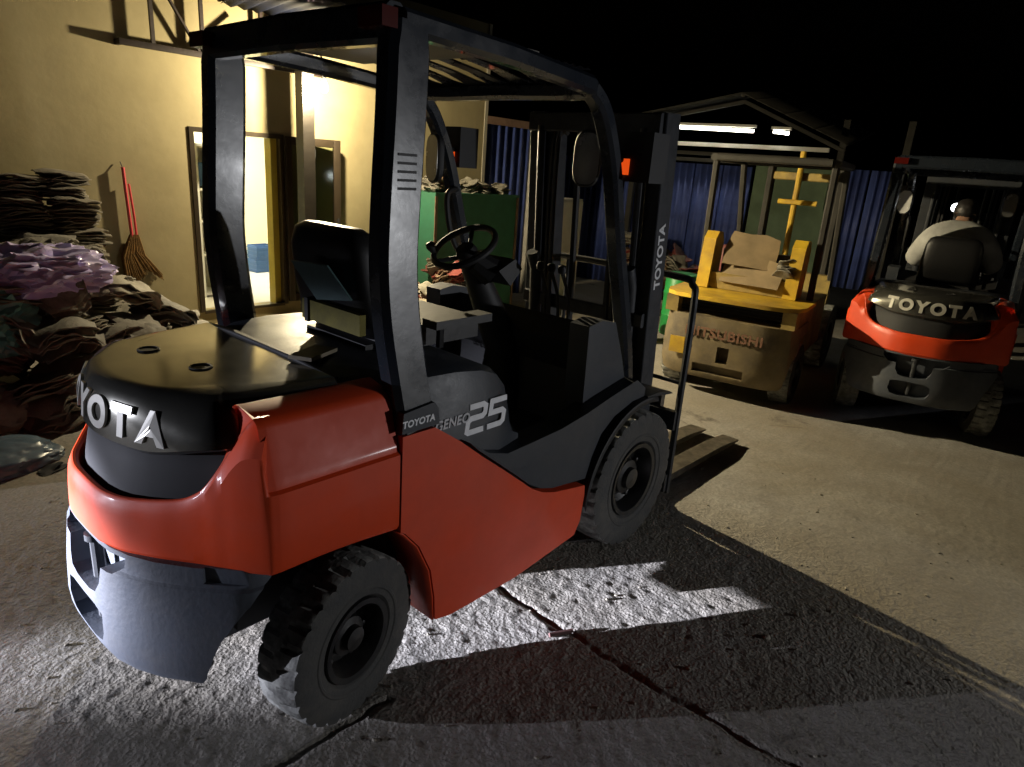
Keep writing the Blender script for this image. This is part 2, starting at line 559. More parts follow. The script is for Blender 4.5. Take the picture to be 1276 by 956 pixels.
def build_ground():
    gx = axis_coords(-1.7, 3.2, 0.0105, 120)
    gy = axis_coords(-2.5, 1.4, 0.0105, 120)
    X, Y = np.meshgrid(gx, gy)
    Z = ground_z(X, Y)
    nx, ny = len(gx), len(gy)
    co = np.stack([X, Y, Z], -1).reshape(-1, 3).astype(np.float32)
    i = np.arange((ny-1)*nx).reshape(ny-1, nx)[:, :-1].ravel()
    q = np.stack([i, i+1, i+1+nx, i+nx], -1).astype(np.int32)
    me = bpy.data.meshes.new('ground')
    me.vertices.add(len(co)); me.vertices.foreach_set('co', co.ravel())
    me.loops.add(q.size); me.loops.foreach_set('vertex_index', q.ravel())
    me.polygons.add(len(q)); me.polygons.foreach_set('loop_start', np.arange(0, q.size, 4, dtype=np.int32))
    me.update(calc_edges=True)
    at = me.attributes.new('rough', 'FLOAT', 'POINT')
    at.data.foreach_set('value', ground_rough(X, Y).reshape(-1).astype(np.float32))
    me.shade_smooth()
    me.materials.append(MATS['ground'])
    struct(link('ground', me))
build_ground()
def gz(x, y): return float(ground_z(np.array([float(x)]), np.array([float(y)]))[0])

# ------------------------------------------------------------------ wheels (shared by the trucks)
def tyre_mesh(name, R, W, rr, lugs, mats=('rubber', 'tread'), depth=0.011):
    n = lugs * 6
    h = R - rr
    prof = [(-.34, rr), (-.46, rr + .12*h), (-.478, rr + .25*h), (-.500, rr + .28*h), (-.505, rr + .33*h), (-.488, rr + .36*h), (-.497, rr + .50*h), (-.495, R - .30*h), (-.485, R - .16*h), (-.455, R - .035*h), (-.40, R),
            (-.16, R + .002), (-.05, R + .002), (.05, R + .002), (.16, R + .002), (.40, R), (.455, R - .035*h), (.485, R - .16*h), (.495, R - .30*h), (.497, rr + .50*h), (.488, rr + .36*h), (.505, rr + .33*h), (.500, rr + .28*h), (.478, rr + .25*h), (.46, rr + .12*h), (.34, rr)]
    bm = bmesh.new()
    rings = []
    for k in range(n):
        ring = []
        for (v, r) in prof:
            ph = (k / 6.0 + (0.5 if v > 0 else 0.0) + abs(v)*0.55) % 1.0
            cut = 0.0
            if r > R - .31*h and abs(v) > .1 and ph < 0.24:
                cut = depth if abs(v) < .47 else depth*0.8
            a = 2*PI*k/n
            ring.append(bm.verts.new(((r-cut)*math.cos(a), v*W, (r-cut)*math.sin(a))))
        rings.append(ring)
    for k in range(n):
        a, b = rings[k], rings[(k+1) % n]
        for i in range(len(prof)-1):
            f = bm.faces.new((a[i], b[i], b[i+1], a[i+1]))
            f.material_index = 1 if 8 < i < 16 else 0
    bmesh.ops.recalc_face_normals(bm, faces=bm.faces)
    me = bpy.data.meshes.new(name)
    bm.to_mesh(me); bm.free()
    me.shade_smooth()
    me.set_sharp_from_angle(angle=math.radians(28))
    for m in mats: me.materials.append(MATS[m])
    return me

def rim_mesh(name, rr, W, mt='rim', nb=6):
    b = B()
    M = RX(90)      # local +z of the lathe points to -y (the right hand side)
    w = W * .40
    b.lathe([(rr+.006, w), (rr+.004, w+.012), (rr-.016, w+.010), (rr-.030, w-.018), (rr-.038, w-.06), (rr*.62, w-.075), (rr*.50, w-.060), (rr*.47, w-.030), (rr*.30, w-.024), (rr*.28, w-.002), (0.0005, w+.004)], 40, M)
    for k in range(nb):
        a = 2*PI*k/nb
        b.lathe([(.011, w-.075), (.011, w-.050), (.0005, w-.046)], 6, M @ T(rr*.70*math.cos(a), rr*.70*math.sin(a), 0))
    return b.data(name, mt, 30)

REAR_TYRE = tyre_mesh('tyre', .27, .165, .135, 26)
FRONT_TYRE = tyre_mesh('tyre', .335, .195, .178, 30)
REAR_RIM = rim_mesh('rim', .135, .165)
FRONT_RIM = rim_mesh('rim', .178, .195, nb=8)

def wheel(parent, tyre, rim, x, y, z, steer=0.0, spin=0.0):
    side = 0 if y < 0 else 180
    o = link('tyre', tyre, parent, T(x, y, z) @ RZ(steer) @ RZ(side) @ RY(spin))
    link('rim', rim, o)
    return o

def plan_sym(half):
    # half outline (x, |y|) from the rear centre forwards -> whole outline from right seam round the rear to the left seam
    return [(x, -y) for x, y in reversed(half)] + [(x, y) for x, y in half[1:]]

def resample(pts, n):
    pts = [Vector((p[0], p[1])) for p in pts]
    ds = [0]
    for a, b in zip(pts[:-1], pts[1:]): ds.append(ds[-1] + (b-a).length)
    out = []
    for k in range(n):
        s = ds[-1]*k/(n-1)
        for i in range(len(ds)-1):
            if s <= ds[i+1] + 1e-9:
                t = (s-ds[i])/(ds[i+1]-ds[i])
                out.append(pts[i].lerp(pts[i+1], t)); break
    return out

def normals2d(pts):
    ns = []
    for i in range(len(pts)):
        a, b = pts[max(i-1, 0)], pts[min(i+1, len(pts)-1)]
        t = Vector((b[0]-a[0], b[1]-a[1]))
        t.normalize()
        ns.append(Vector((-t.y, t.x)))
    return ns

HOOD = [(-.490, 0), (-.487, .06), (-.477, .12), (-.455, .20), (-.422, .285), (-.385, .365), (-.345, .425), (-.285, .450), (-.18, .456), (.035, .456)]

def toyota(label, cat_group=None):
    root = thing('forklift', label, 'forklift', group=cat_group)
    P = root
    # --- grey cast counterweight
    half = [(-.575, 0), (-.574, .10), (-.568, .17), (-.545, .25), (-.505, .335), (-.44, .43), (-.37, .512), (-.325, .548), (-.26, .560), (.10, .562)]
    pl = plan_sym(half)
    ns = normals2d(pl)
    def ring(z, inset):
        return [(p[0] - 0*inset + (n.x*inset), p[1] + n.y*inset, z) for p, n in zip(pl, ns)]
    # pick inward side
    c = Vector((-.1, 0))
    sgn = 1 if (c - Vector(pl[len(pl)//2])).dot(ns[len(pl)//2]) > 0 else -1
    def rg(z, ins): return ring(z, ins*sgn)
    b = B()
    b.rings([rg(.272, .046), rg(.284, .024), rg(.315, .010), rg(.37, .006), rg(.47, .012), rg(.585, .026), rg(.592, .034), rg(.648, .040)])
    me = b.data('counterweight', 'grey_paint')
    cuts = []
    for s in (-1, 1):
        k = B(); k.lathe([(.0005, 0), (.425, 0), (.425, .6), (.0005, .6)], 48, T(0.01, s*.27, .275) @ RX(-90 if s > 0 else 90))
        cuts.append(k.data('c', 'black'))
        k = B(); k.box(-.08, .08, -.05, .05, -.022, .04, M=T(-.375, s*.515, .625) @ RZ(s*52))
        cuts.append(k.data('c', 'black'))
    k = B(); k.prism([(-.225, .634), (-.222, .606), (-.185, .578), (-.125, .572), (-.118, .52), (-.095, .485), (-.05, .474), (.05, .474), (.095, .485), (.118, .52), (.125, .572), (.185, .578), (.222, .606), (.225, .634)], 'x', -.72, -.475, .010)
    cuts.append(k.data('c', 'black'))
    k = B(); k.prism([(-.135, .43), (-.14, .37), (-.12, .335), (-.06, .322), (.06, .322), (.12, .335), (.14, .37), (.135, .43), (.09, .442), (-.09, .442)], 'x', -.72, -.49, .01)
    cuts.append(k.data('c', 'black'))
    me = boolean(me, cuts)
    cw = link('counterweight', me, P)
    b = B(); b.tube([(-.515, 0, .60), (-.515, 0, .335)], .018, 10); b.lathe([(.0005, 0), (.03, 0), (.03, .02), (.0005, .022)], 12, T(-.515, 0, .60))
    b.obj('tow_pin', 'mast_steel', cw)
    # --- orange rear body
    st = [(-.565, 0, .80), (-.563, .09, .80), (-.553, .15, .80), (-.533, .215, .803), (-.500, .275, .808), (-.468, .325, .815), (-.435, .369, .825), (-.412, .398, .842), (-.392, .423, .868), (-.372, .450, .915), (-.352, .475, .978), (-.335, .497, 1.033), (-.318, .518, 1.072), (-.300, .540, 1.086), (-.283, .560, 1.088), (-.268, .572, 1.09), (-.245, .577, 1.09), (-.10, .578, 1.09), (.03, .578, 1.09), (.150, .578, 1.09)]
    full = [(x, -y, h, i) for i, (x, y, h) in reversed(list(enumerate(st)))] + [(x, y, h, i) for i, (x, y, h) in enumerate(st)][1:]
    nn = normals2d([(p[0], p[1]) for p in full])
    rings = []
    for (x, y, h, i), n in zip(full, nn):
        n = n * sgn
        if i >= 15: n = Vector((0, -1 if y > 0 else 1))
        def q(ins, z): return (x + n.x*ins, y + n.y*ins, z)
        sn = Vector((0, -1 if y > 0 else 1))
        nl = n.lerp(sn, min(1.0, max(0.0, (i-9)/5.5))).normalized()
        def ql(ins, z): return (x + nl.x*ins, y + nl.y*ins, z)
        zb = .64 if i < 16 else .642 - .02*max(0, (x+.05)/.2)
        dz = .040 if y < 0 else .004
        side = [q(.055, zb+.03), q(.010, zb), q(0, zb+.018), q(0, .78), q(.001, .878), q(.0125, .885), q(.0145, .905), q(.020, .915), q(.052, 1.004+dz), q(.060, 1.018+dz), q(.076, 1.028+dz), q(.146, 1.044+dz), q(.164, 1.042+dz), q(.168, .93)]
        kt = min(1.0, max(0.0, (14-i)/11.0)); kt = kt*kt*(3-2*kt)
        lip = .024 if i < 9 else .024 + .062*((i-8)/6.0)**1.3
        hh = h if h < .9 else .9 + (h-.9)*(.90 if y < 0 else .68)
        tb = lambda z: max(0.0, z-.885)*.40
        tp = lambda f: kt*(.020 + .014*f*f)
        te = tp(1.0)
        rear = [q(.055+tp(0), zb+.03), q(.010+tp(0), zb), q(tp(.05), zb+.018), q(tp(.3), zb+.30*(hh-zb)), q(tp(.55), zb+.55*(hh-zb)), q(tp(.7), zb+.7*(hh-zb)), q(tp(.8), zb+.8*(hh-zb)), q(te*.95+tb(hh-.022), hh-.022), q(.003+te+tb(hh), hh-.010), q(.006+te+tb(hh), hh-.003), q(.010+te+tb(hh), hh), ql(lip+te*.8+tb(hh), hh+.10*(lip-.024)), ql(lip+.008+te*.8+tb(hh), hh-.006), ql(lip+.012+te*.8+tb(hh), hh-.14)]
        w = 0 if i <= 14 else 1
        rings.append([tuple(a*(1-w)+c_*w for a, c_ in zip(r1, r2)) for r1, r2 in zip(rear, side)])
    fine = [rings[0]]
    for i in range(len(rings)-1):
        r0, r1, r2, r3 = rings[max(i-1, 0)], rings[i], rings[i+1], rings[min(i+2, len(rings)-1)]
        for t in (.25, .5, .75, 1.0):
            row = []
            for a0, a1, a2, a3 in zip(r0, r1, r2, r3):
                a0, a1, a2, a3 = Vector(a0), Vector(a1), Vector(a2), Vector(a3)
                if (a2-a1).length*2.2 < max((a1-a0).length, (a3-a2).length): row.append(a1.lerp(a2, t))
                else: row.append(0.5*((2*a1)+(a2-a0)*t+(2*a0-5*a1+4*a2-a3)*t*t+(3*a1-a0-3*a2+a3)*t**3))
            fine.append(row)
    b = B()
    b.rings(fine, closed=False, cap=False)
    # front closing faces at the seam, and floor of the shell
    o = b.obj('rear_body', 'orange', P, 30)
    # --- recessed grille under the hood
    gl = [(x, y) for x, y, h in st[:13]]
    gp = plan_sym(gl); gn = normals2d(gp)
    def gr(z, ins): return [(p[0]+n.x*sgn*ins, p[1]+n.y*sgn*ins, z) for p, n in zip(gp, gn)]
    b = B(); b.rings([gr(.68, .066), gr(.77, .070), gr(.87, .090), gr(1.00, .130)], closed=False, cap=False)
    o = b.obj('radiator_grille', 'grille', P)
    md = o.modifiers.new('solid', 'SOLIDIFY'); md.thickness = .012; md.offset = -1
    # --- black rear hood with raised letters
    hp = [tuple(v) for v in resample([(v.x, v.y) for v in catmull([(x, -y, 0) for x, y in reversed(HOOD)] + [(x, y, 0) for x, y in HOOD[1:]], 5)], 61)]
    hn = normals2d(hp)
    hs = 1 if (c - Vector(hp[30])).dot(hn[30]) > 0 else -1
    def hfac(k):
        return float(np.interp(abs(k-30)/30.0, [0, .25, .45, .60, .78, 1], [.24, .26, .46, .62, .42, .24]))
    def hr(z, ins, low=False):
        out = []
        for k, (p, n) in enumerate(zip(hp, hn)):
            k_ = min(1.0, max(0.0, (.035-p[0])/.10))      # keep the front edge straight
            f = 1.0 if low else hfac(k)
            up = .045*float(smooth(.22, .45, abs(p[1])))*max(0.0, min(1.0, (1.03-z)/.10))
            out.append((p[0]+n.x*hs*ins*f*k_, p[1]+n.y*hs*ins*f, z + up + (.012*max(0, (p[0]+.45)) if z > 1.0 else 0)))
        return out
    b = B()
    b.rings([hr(.905, .06, True), hr(.925, .012, True), hr(.938, .0), hr(.960, .004), hr(.985, .012), hr(1.010, .026), hr(1.032, .046), hr(1.052, .074), hr(1.069, .106), hr(1.081, .140), hr(1.089, .178), hr(1.0935, .225), hr(1.0955, .30)])
    hood = b.obj('engine_hood', 'hood_black', P, 40)
    for hx, hy in ((-.262, .159), (-.217, -.102)):
        b = B(); b.lathe([(.0005, .0), (.026, .0), (.026, .0035), (.031, .0035), (.033, 0.001)], 20, T(hx, hy, 1.0990) @ RY(-1))
        b.obj('hood_cap', 'black', hood)
    # seam strip across the hood
    b = B(); b.bar([(.042, -.40, 1.092), (.042, -.2, 1.104), (.042, .2, 1.104), (.042, .40, 1.092)], .022, .014)
    b.obj('hood_seal', 'black', P)
    # letters wrapped on the curved rear of the hood
    cum = [0]
    for a, d in zip(hp[:-1], hp[1:]): cum.append(cum[-1] + (Vector(d)-Vector(a)).length)
    mid = cum[30]
    def on_hood(s):
        s = min(max(s + mid, 0.0), cum[-1]-1e-6)
        for i in range(60):
            if s <= cum[i+1]:
                t = (s-cum[i])/(cum[i+1]-cum[i])
                a, d = Vector(hp[i]), Vector(hp[i+1])
                n = (Vector(hn[i]).lerp(Vector(hn[i+1]), t)).normalized() * -hs
                return a.lerp(d, t), n
    sgn_s = -1 if hp[0][1] < 0 else 1       # running from right to left
    for k, ch in enumerate('TOYOTA'):
        lm = text_mesh(ch, .116, .0035, .0052)
        s_l = -(k-2.5)*.108 if sgn_s < 0 else (k-2.5)*.108
        p, n = on_hood(s_l)
        fl = float(np.interp(abs(s_l)/mid, [0, .25, .45, .60], [.24, .26, .46, .62]))
        tx = Vector((n.y, -n.x)) if True else None
        if tx.y > 0: tx = -tx
        for v in lm.vertices:
            zz = 1.002 + v.co.y
            ins = fl*np.interp(zz, [.94, .96, .985, 1.01, 1.032, 1.052], [0, .004, .012, .026, .046, .074])
            d = v.co.z + .004 - ins
            v.co = (p.x + tx.x*v.co.x*1.08 + n.x*d, p.y + tx.y*v.co.x*1.08 + n.y*d, zz)
        lm.materials.clear(); lm.materials.append(MATS['chrome']); lm.shade_flat()
        bm = bmesh.new(); bm.from_mesh(lm); bmesh.ops.recalc_face_normals(bm, faces=bm.faces); bm.to_mesh(lm); bm.free()
        link('letter', lm, hood)
    # --- side panels
    prof = [(.156, .935), (.285, .935), (.400, .857), (.509, .772), (.62, .690), (.741, .598), (.80, .552), (.873, .512), (.952, .487), (1.166, .448), (1.172, .40), (1.160, .28), (1.125, .222), (.741, .182), (.394, .187), (.318, .205), (.312, .30), (.290, .415), (.235, .53), (.175, .60), (.156, .612)]
    for s in (-1, 1):
        b = B()
        y0, y1 = (s*.535, s*.580)
        b.prism(prof, 'y', min(y0, y1), max(y0, y1), .007)
        sp = b.obj('side_panel', 'orange', P, 32)
        if s > 0: sp['label'] = 'orange side panel on the left of the forklift'
        arch = [(.156, .612), (.175, .60), (.235, .53), (.290, .415), (.312, .30), (.318, .205)]
        b = B()
        b.rings([[(x-.004, s*.576, z) for x, z in arch], [(x-.004, s*.40, z) for x, z in arch]], closed=False, cap=False)
        o = b.obj('wheel_arch', 'orange', P); md = o.modifiers.new('solid', 'SOLIDIFY'); md.thickness = .005
    # --- chassis
    b = B()
    b.box(.12, 1.45, -.40, .40, .24, .62, .02)
    b.box(-.25, .20, -.30, .30, .30, .64, .02)
    b.box(-.07, .07, -.40, .40, .20, .33, .02)
    b.box(1.45, 1.72, -.34, .34, .22, .60, .03)
    b.box(.34, .52, -.26, -.12, .128, .26, .02)
    b.obj('chassis', 'black', P)
    b = B(); b.tube([(1.6, -.42, .335), (1.6, .42, .335)], .085, 14); b.obj('front_axle', 'black', P)
    # --- engine cover under the seat
    sec = []
    for x, ht, hw in ((.055, 1.085, .40), (.14, 1.093, .465), (.30, 1.093, .505), (.45, 1.088, .508), (.58, 1.070, .505), (.66, 1.040, .50), (.715, .985, .492), (.75, .90, .485), (.79, .76, .48), (.80, .60, .478)):
        r_ = .055
        q = []
        for yy, zz in ((-1, .0), (-1, -1), (-.97, -.985)):
            pass
        q = [(x, -hw-.03, .60), (x, -hw-.018, .78), (x, -hw, ht-r_*1.6), (x, -hw+r_*.28, ht-r_*.45), (x, -hw+r_, ht-.006), (x, -hw*.4, ht), (x, hw*.4, ht), (x, hw-r_, ht-.006), (x, hw-r_*.28, ht-r_*.45), (x, hw, ht-r_*1.6), (x, hw+.018, .78), (x, hw+.03, .60)]
        if ht < .8: q = [(a, d, min(e, ht)) for a, d, e in q]
        sec.append(q)
    b = B(); b.rings(sec); ec = b.obj('engine_cover', 'cabin_grey', P, 30)
    # the "25" of two-line strokes, and the smaller word before it
    def stroke(bld, pts, w):
        pts = [Vector((p[0], p[1])) for p in pts]
        L_, R2 = [], []
        for i, p in enumerate(pts):
            t0 = (pts[i]-pts[i-1]).normalized() if i > 0 else (pts[1]-pts[0]).normalized()
            t1 = (pts[i+1]-pts[i]).normalized() if i < len(pts)-1 else t0
            n0, n1 = Vector((-t0.y, t0.x)), Vector((-t1.y, t1.x))
            m_ = (n0+n1).normalized(); k_ = w/2/max(.45, m_.dot(n0))
            L_.append(p+m_*k_); R2.append(p-m_*k_)
        for i in range(len(pts)-1):
            q4 = [L_[i], L_[i+1], R2[i+1], R2[i]]
            va = [bld.bm.verts.new((v.x, v.y, 0)) for v in q4]
            vb = [bld.bm.verts.new((v.x, v.y, .0015)) for v in q4]
            bld.bm.faces.new(va[::-1]); bld.bm.faces.new(vb)
            for a in range(4):
                bld.bm.faces.new((va[a], va[(a+1) % 4], vb[(a+1) % 4], vb[a]))
    for s in (-1, 1):
        FM = T(.585, s*.5165, .887) @ (RZ(180) if s > 0 else Matrix()) @ RX(90 - 4)
        b = B()
        two = [(-.105, .052), (-.028, .052), (-.012, .042), (-.012, .014), (-.024, .004), (-.088, .004), (-.104, -.006), (-.104, -.046), (-.094, -.052), (-.008, -.052)]
        five = [(.112, .052), (.022, .052), (.022, .004), (.094, .004), (.108, -.006), (.108, -.042), (.094, -.052), (.014, -.052)]
        sh = lambda pts: [(x + y*.22, y) for x, y in pts]
        stroke(b, sh(two), .024); stroke(b, sh(five), .024)
        M = FM @ Matrix.Scale(.86, 4)
        bmesh.ops.transform(b.bm, matrix=M, verts=b.bm.verts)
        b.obj('number_decal', 'decal', ec)
        gm = text_mesh('GENEO', .046, .0008, .0010, 1.05, .22)
        b = B(); b.mesh(gm, T(s*-.005, 0, 0) @ FM @ T(-.172*1.0, .012, .003)); b.obj('word_decal', 'decal_grey', ec)
    # --- grey step cover / fender side
    fs = [(.46, .83), (.56, .765), (.66, .735), (.81, .742), (.98, .752), (1.15, .778), (1.32, .815), (1.52, .852), (1.60, .80), (1.60, .76), (1.50, .755), (1.36, .715), (1.27, .655), (1.215, .56), (1.185, .47), (.952, .50), (.873, .525), (.80, .565), (.741, .612), (.62, .704), (.509, .787)]
    for s in (-1, 1):
        b = B(); y0, y1 = s*.46, s*.566
        b.prism(fs, 'y', min(y0, y1), max(y0, y1), .012); b.obj('step_cover', 'cabin_grey', P)
    # floor and front cowl
    b = B(); b.box(.78, 1.36, -.462, .462, .50, .56, .01); b.box(1.30, 1.40, -.46, .46, .5, 1.0, .02, ); b.obj('floor_plate', 'black', P)
    cp = [(1.19, 1.125), (1.28, 1.14), (1.385, 1.12), (1.47, .95), (1.545, .77), (1.50, .745), (1.22, .735), (1.20, .80)]
    for s in (-1, 1):
        b = B(); y0, y1 = s*.40, s*.50
        b.prism(cp, 'y', min(y0, y1), max(y0, y1), .02, 3); b.obj('cowl_side', 'cabin_grey', P)
    b = B(); b.prism([(1.24, 1.02), (1.33, 1.10), (1.42, 1.06), (1.50, .80), (1.42, .74), (1.36, .74)], 'y', -.402, .402, .02); b.obj('dashboard', 'black', P)
    # fenders over the front wheels
    for s in (-1, 1):
        arc = []
        for k in range(15):
            a = math.radians(178 - k*(178-78)/14)
            arc.append((1.6 + .43*math.cos(a), .335 + .425*math.sin(a)))
        b = B()
        b.rings([[(x, s*.37, z) for x, z in arc], [(x, s*.55, z) for x, z in arc], [(x, s*.590, z-.006) for x, z in arc], [(x+.004, s*.596, z-.028) for x, z in arc]], closed=False, cap=False)
        o = b.obj('fender', 'black', P); md = o.modifiers.new('solid', 'SOLIDIFY'); md.thickness = .010
        b = B(); b.prism([(1.60, .762), (1.70, .762), (1.83, .738), (1.84, .728), (1.70, .745), (1.60, .745)], 'y', min(s*.36, s*.585), max(s*.36, s*.585), .004)
        b.obj('fender_flap', 'black', P)
    # --- wheels
    wheel(P, REAR_TYRE, REAR_RIM, 0.0, -.482, .27, 12, 10)
    wheel(P, REAR_TYRE, REAR_RIM, 0.0, .482, .27, 12, 40)
    wheel(P, FRONT_TYRE, FRONT_RIM, 1.6, -.485, .335, 0, 20)
    wheel(P, FRONT_TYRE, FRONT_RIM, 1.6, .485, .335, 0, 50)
    # --- rear pillars with their feet
    for s in (-1, 1):
        pts = catmull([(.232, s*.535, .94), (.207, s*.520, 1.10), (.182, s*.508, 1.28), (.172, s*.502, 1.44), (.180, s*.498, 1.62), (.194, s*.496, 1.85), (.202, s*.494, 2.06)], 5)
        b = B(); b.bar(pts, [.150]*2 + [.138]*(len(pts)-4) + [.125]*2, .085, (0, 1, 0))
        pil = b.obj('rear_pillar', 'pillar', P, 30)
        for k in range(5):
            z = 1.735 - k*.022
            b = B(); b.box(.150, .215, min(s*.5415, s*.535), max(s*.5415, s*.535), z-.0035, z+.0035, .0015)
            b.obj('vent_slot', 'black', pil)
        b = B(); b.prism([(.150, .945), (.300, .945), (.292, 1.0), (.275, 1.022), (.155, 1.010)], 'y', min(s*.50, s*.5835), max(s*.50, s*.5835), .004)
        ft = b.obj('pillar_foot', 'cabin_grey', P)
        tm = text_mesh('TOYOTA', .030, .0008, .0010, 1.05, .1)
        b = B(); b.mesh(tm, T(.213, s*.5845, .973) @ (RZ(180) if s > 0 else Matrix()) @ RX(90)); b.obj('word_decal', 'decal', ft)
        # tail lamps at the rear corners of the guard
        b = B(); b.box(.100, .150, min(s*.43, s*.53), max(s*.43, s*.53), 2.035, 2.082, .014); b.obj('tail_lamp', 'tail_red', P)
    # --- overhead guard
    loop = [(.175, -.505, 2.06), (.60, -.505, 2.045), (1.02, -.50, 2.015), (1.09, -.47, 2.005), (1.115, -.30, 2.005), (1.12, 0, 2.01), (1.115, .30, 2.005), (1.09, .47, 2.005), (1.02, .50, 2.015), (.60, .505, 2.045), (.175, .505, 2.06)]
    b = B(); b.bar(loop, .06, .062); b.bar([(.165, -.50, 2.052), (.160, 0, 2.058), (.165, .50, 2.052)], .06, .10)
    b.obj('guard_frame', 'pillar', P, 30)
    for k in range(7):
        y = (k-3)*.128
        b = B(); b.bar([(.16, y, 2.098), (.40, y, 2.100), (.75, y, 2.088), (.95, y, 2.064), (1.05, y, 2.044), (1.10, y, 2.036)], [.058, .058, .058, .062, .085, .125], .007)
        b.obj('guard_bar', 'pillar', P, 30)
    b = B(); b.box(.20, .78, -.468, .468, 2.078, 2.084); rp = b.obj('roof_board', 'panel_dust', P)
    for s in (-1, 1):
        pts = catmull([(1.06, s*.475, 2.01), (1.13, s*.475, 1.965), (1.19, s*.474, 1.89), (1.27, s*.472, 1.73), (1.36, s*.47, 1.45), (1.46, s*.468, 1.18), (1.54, s*.465, .95), (1.58, s*.462, .80)], 4)
        b = B(); b.bar(pts, .062, .070, (0, 1, 0)); b.obj('front_pillar', 'pillar', P, 30)
    b = B(); b.tube(catmull([(1.30, .43, 1.60), (1.24, .425, 1.58), (1.235, .42, 1.50), (1.27, .42, 1.38), (1.33, .42, 1.30), (1.38, .43, 1.33)], 5), .014, 8); b.obj('assist_grip', 'black', P)
    # --- head lamps, turn signals and mirrors on the front pillars
    for s in (-1, 1):
        b = B(); b.box(1.32, 1.44, min(s*.44, s*.61), max(s*.44, s*.61), 1.70, 1.885, .025, seg=3)
        lb = b.obj('head_lamp', 'black', P)
        b = B(); b.box(1.310, 1.33, min(s*.475, s*.515), max(s*.475, s*.515), 1.725, 1.785, .006); b.obj('turn_signal', 'amber', lb)
        b = B(); b.tube([(1.29, s*.47, 1.78), (1.35, s*.50, 1.78)], .012); b.obj('lamp_bracket', 'black', lb)
    for s, (mx, my, mz, w, hgt) in ((1, (1.20, .485, 1.735, .060, .108)), (-1, (1.30, -.325, 1.775, .055, .105))):
        M = T(mx, my, mz) @ RZ(-14 if s > 0 else 22) @ RY(90)
        rgz = []
        for zz, kk in ((-.012, 1.0), (-.004, 1.06), (.018, 1.0), (.026, .8)):
            rgz.append([M @ Vector((hgt*kk*math.copysign(abs(math.cos(a))**.6, math.cos(a)), w*kk*math.copysign(abs(math.sin(a))**.7, math.sin(a)), zz)) for a in [2*PI*i/28 for i in range(28)]])
        b = B(); b.rings(rgz); mr = b.obj('rear_view_mirror', 'black', P)
        f = [M @ Vector((hgt*.95*math.copysign(abs(math.cos(a))**.6, math.cos(a)), w*.95*math.copysign(abs(math.sin(a))**.7, math.sin(a)), -.0135)) for a in [2*PI*i/28 for i in range(28)]]
        f2 = [M @ (M.inverted() @ v + Vector((0, 0, -.003))) for v in f]
        b = B(); b.rings([f, f2]); b.obj('mirror_glass', 'mirror', mr)
        b = B(); b.tube([(mx+.03, my, mz), (mx+.08, my + s*.02, mz+.02), (1.285, s*.462, mz+.02)], .010); b.obj('mirror_arm', 'black', mr)
    # --- seat
    b = B()
    sb = []
    for k, (z, x, w, d) in enumerate(((1.13, .36, .20, .05), (1.16, .345, .215, .07), (1.30, .315, .215, .075), (1.42, .295, .205, .07), (1.475, .29, .185, .055), (1.495, .29, .15, .03))):
        ring_ = []
        for a in [2*PI*i/24 for i in range(24)]:
            ca, sa = math.cos(a), math.sin(a)
            ring_.append((x + d*math.copysign(abs(ca)**.55, ca), -.028 + w*math.copysign(abs(sa)**.45, sa), z))
        sb.append(ring_)
    b.rings(sb); b.obj('seat_back', 'vinyl', P, 50)
    b = B(); b.box(.36, .80, -.245, .19, 1.085, 1.165, .035, seg=3); b.obj('seat_cushion', 'vinyl', P, 50)
    b = B(); b.box(.50, .78, -.335, -.26, 1.165, 1.195, .014); b.tube([(.55, -.30, 1.09), (.55, -.30, 1.17)], .014); b.obj('armrest', 'vinyl', P)
    b = B(); b.box(.30, .5, -.2, .16, 1.09, 1.11); b.obj('seat_frame', 'black', P)
    # --- steering
    cx, cy, cz = 1.0, .055, 1.385
    SM = T(cx, cy, cz) @ RY(-33)
    ringp = [SM @ Vector((.140*math.cos(a), .140*math.sin(a), 0)) for a in [2*PI*i/40 for i in range(40)]]
    b = B(); b.tube(ringp, .0145, 8, closed=True)
    for a in (25, 155, 270):
        b.tube([SM @ Vector((.134*math.cos(math.radians(a)), .134*math.sin(math.radians(a)), 0)), SM @ Vector((.03*math.cos(math.radians(a)), .03*math.sin(math.radians(a)), -.035))], .010, 6)
    b.lathe([(.0005, .0), (.04, -.005), (.05, -.03), (.04, -.06), (.0005, -.06)], 18, SM)
    sw = b.obj('steering_wheel', 'black', P)
    b = B(); b.lathe([(.0005, .055), (.018, .05), (.022, .035), (.014, .012), (.010, 0)], 12, SM @ T(-.085, .105, .01)); b.obj('spinner_knob', 'black', sw)
    b = B(); b.tube([SM @ Vector((0, 0, -.04)), (1.10, .05, 1.22), (1.27, .04, .92), (1.32, .03, .62)], [.045, .06, .085, .09], 12)
    b.tube([(1.03, .02, 1.33), (1.10, -.02, 1.28)], [.05, .065], 10); b.obj('steering_column', 'black', P)
    b = B(); b.prism([(1.06, 1.30), (1.16, 1.345), (1.21, 1.30), (1.14, 1.23)], 'y', -.10, .10, .02); b.obj('instrument_panel', 'vinyl', P)
    for k in range(3):
        y = -.15 - k*.06
        b = B(); b.tube(catmull([(1.36, y, 1.02), (1.34, y, 1.18), (1.28, y, 1.30)], 4), .008, 6)
        b.lathe([(.0005, -.022), (.016, -.016), (.020, 0), (.016, .016), (.0005, .022)], 12, T(1.275, y, 1.318)); b.obj('control_lever', 'black', P)
    # --- mast
    def mx_(z): return 1.965 - .068*z
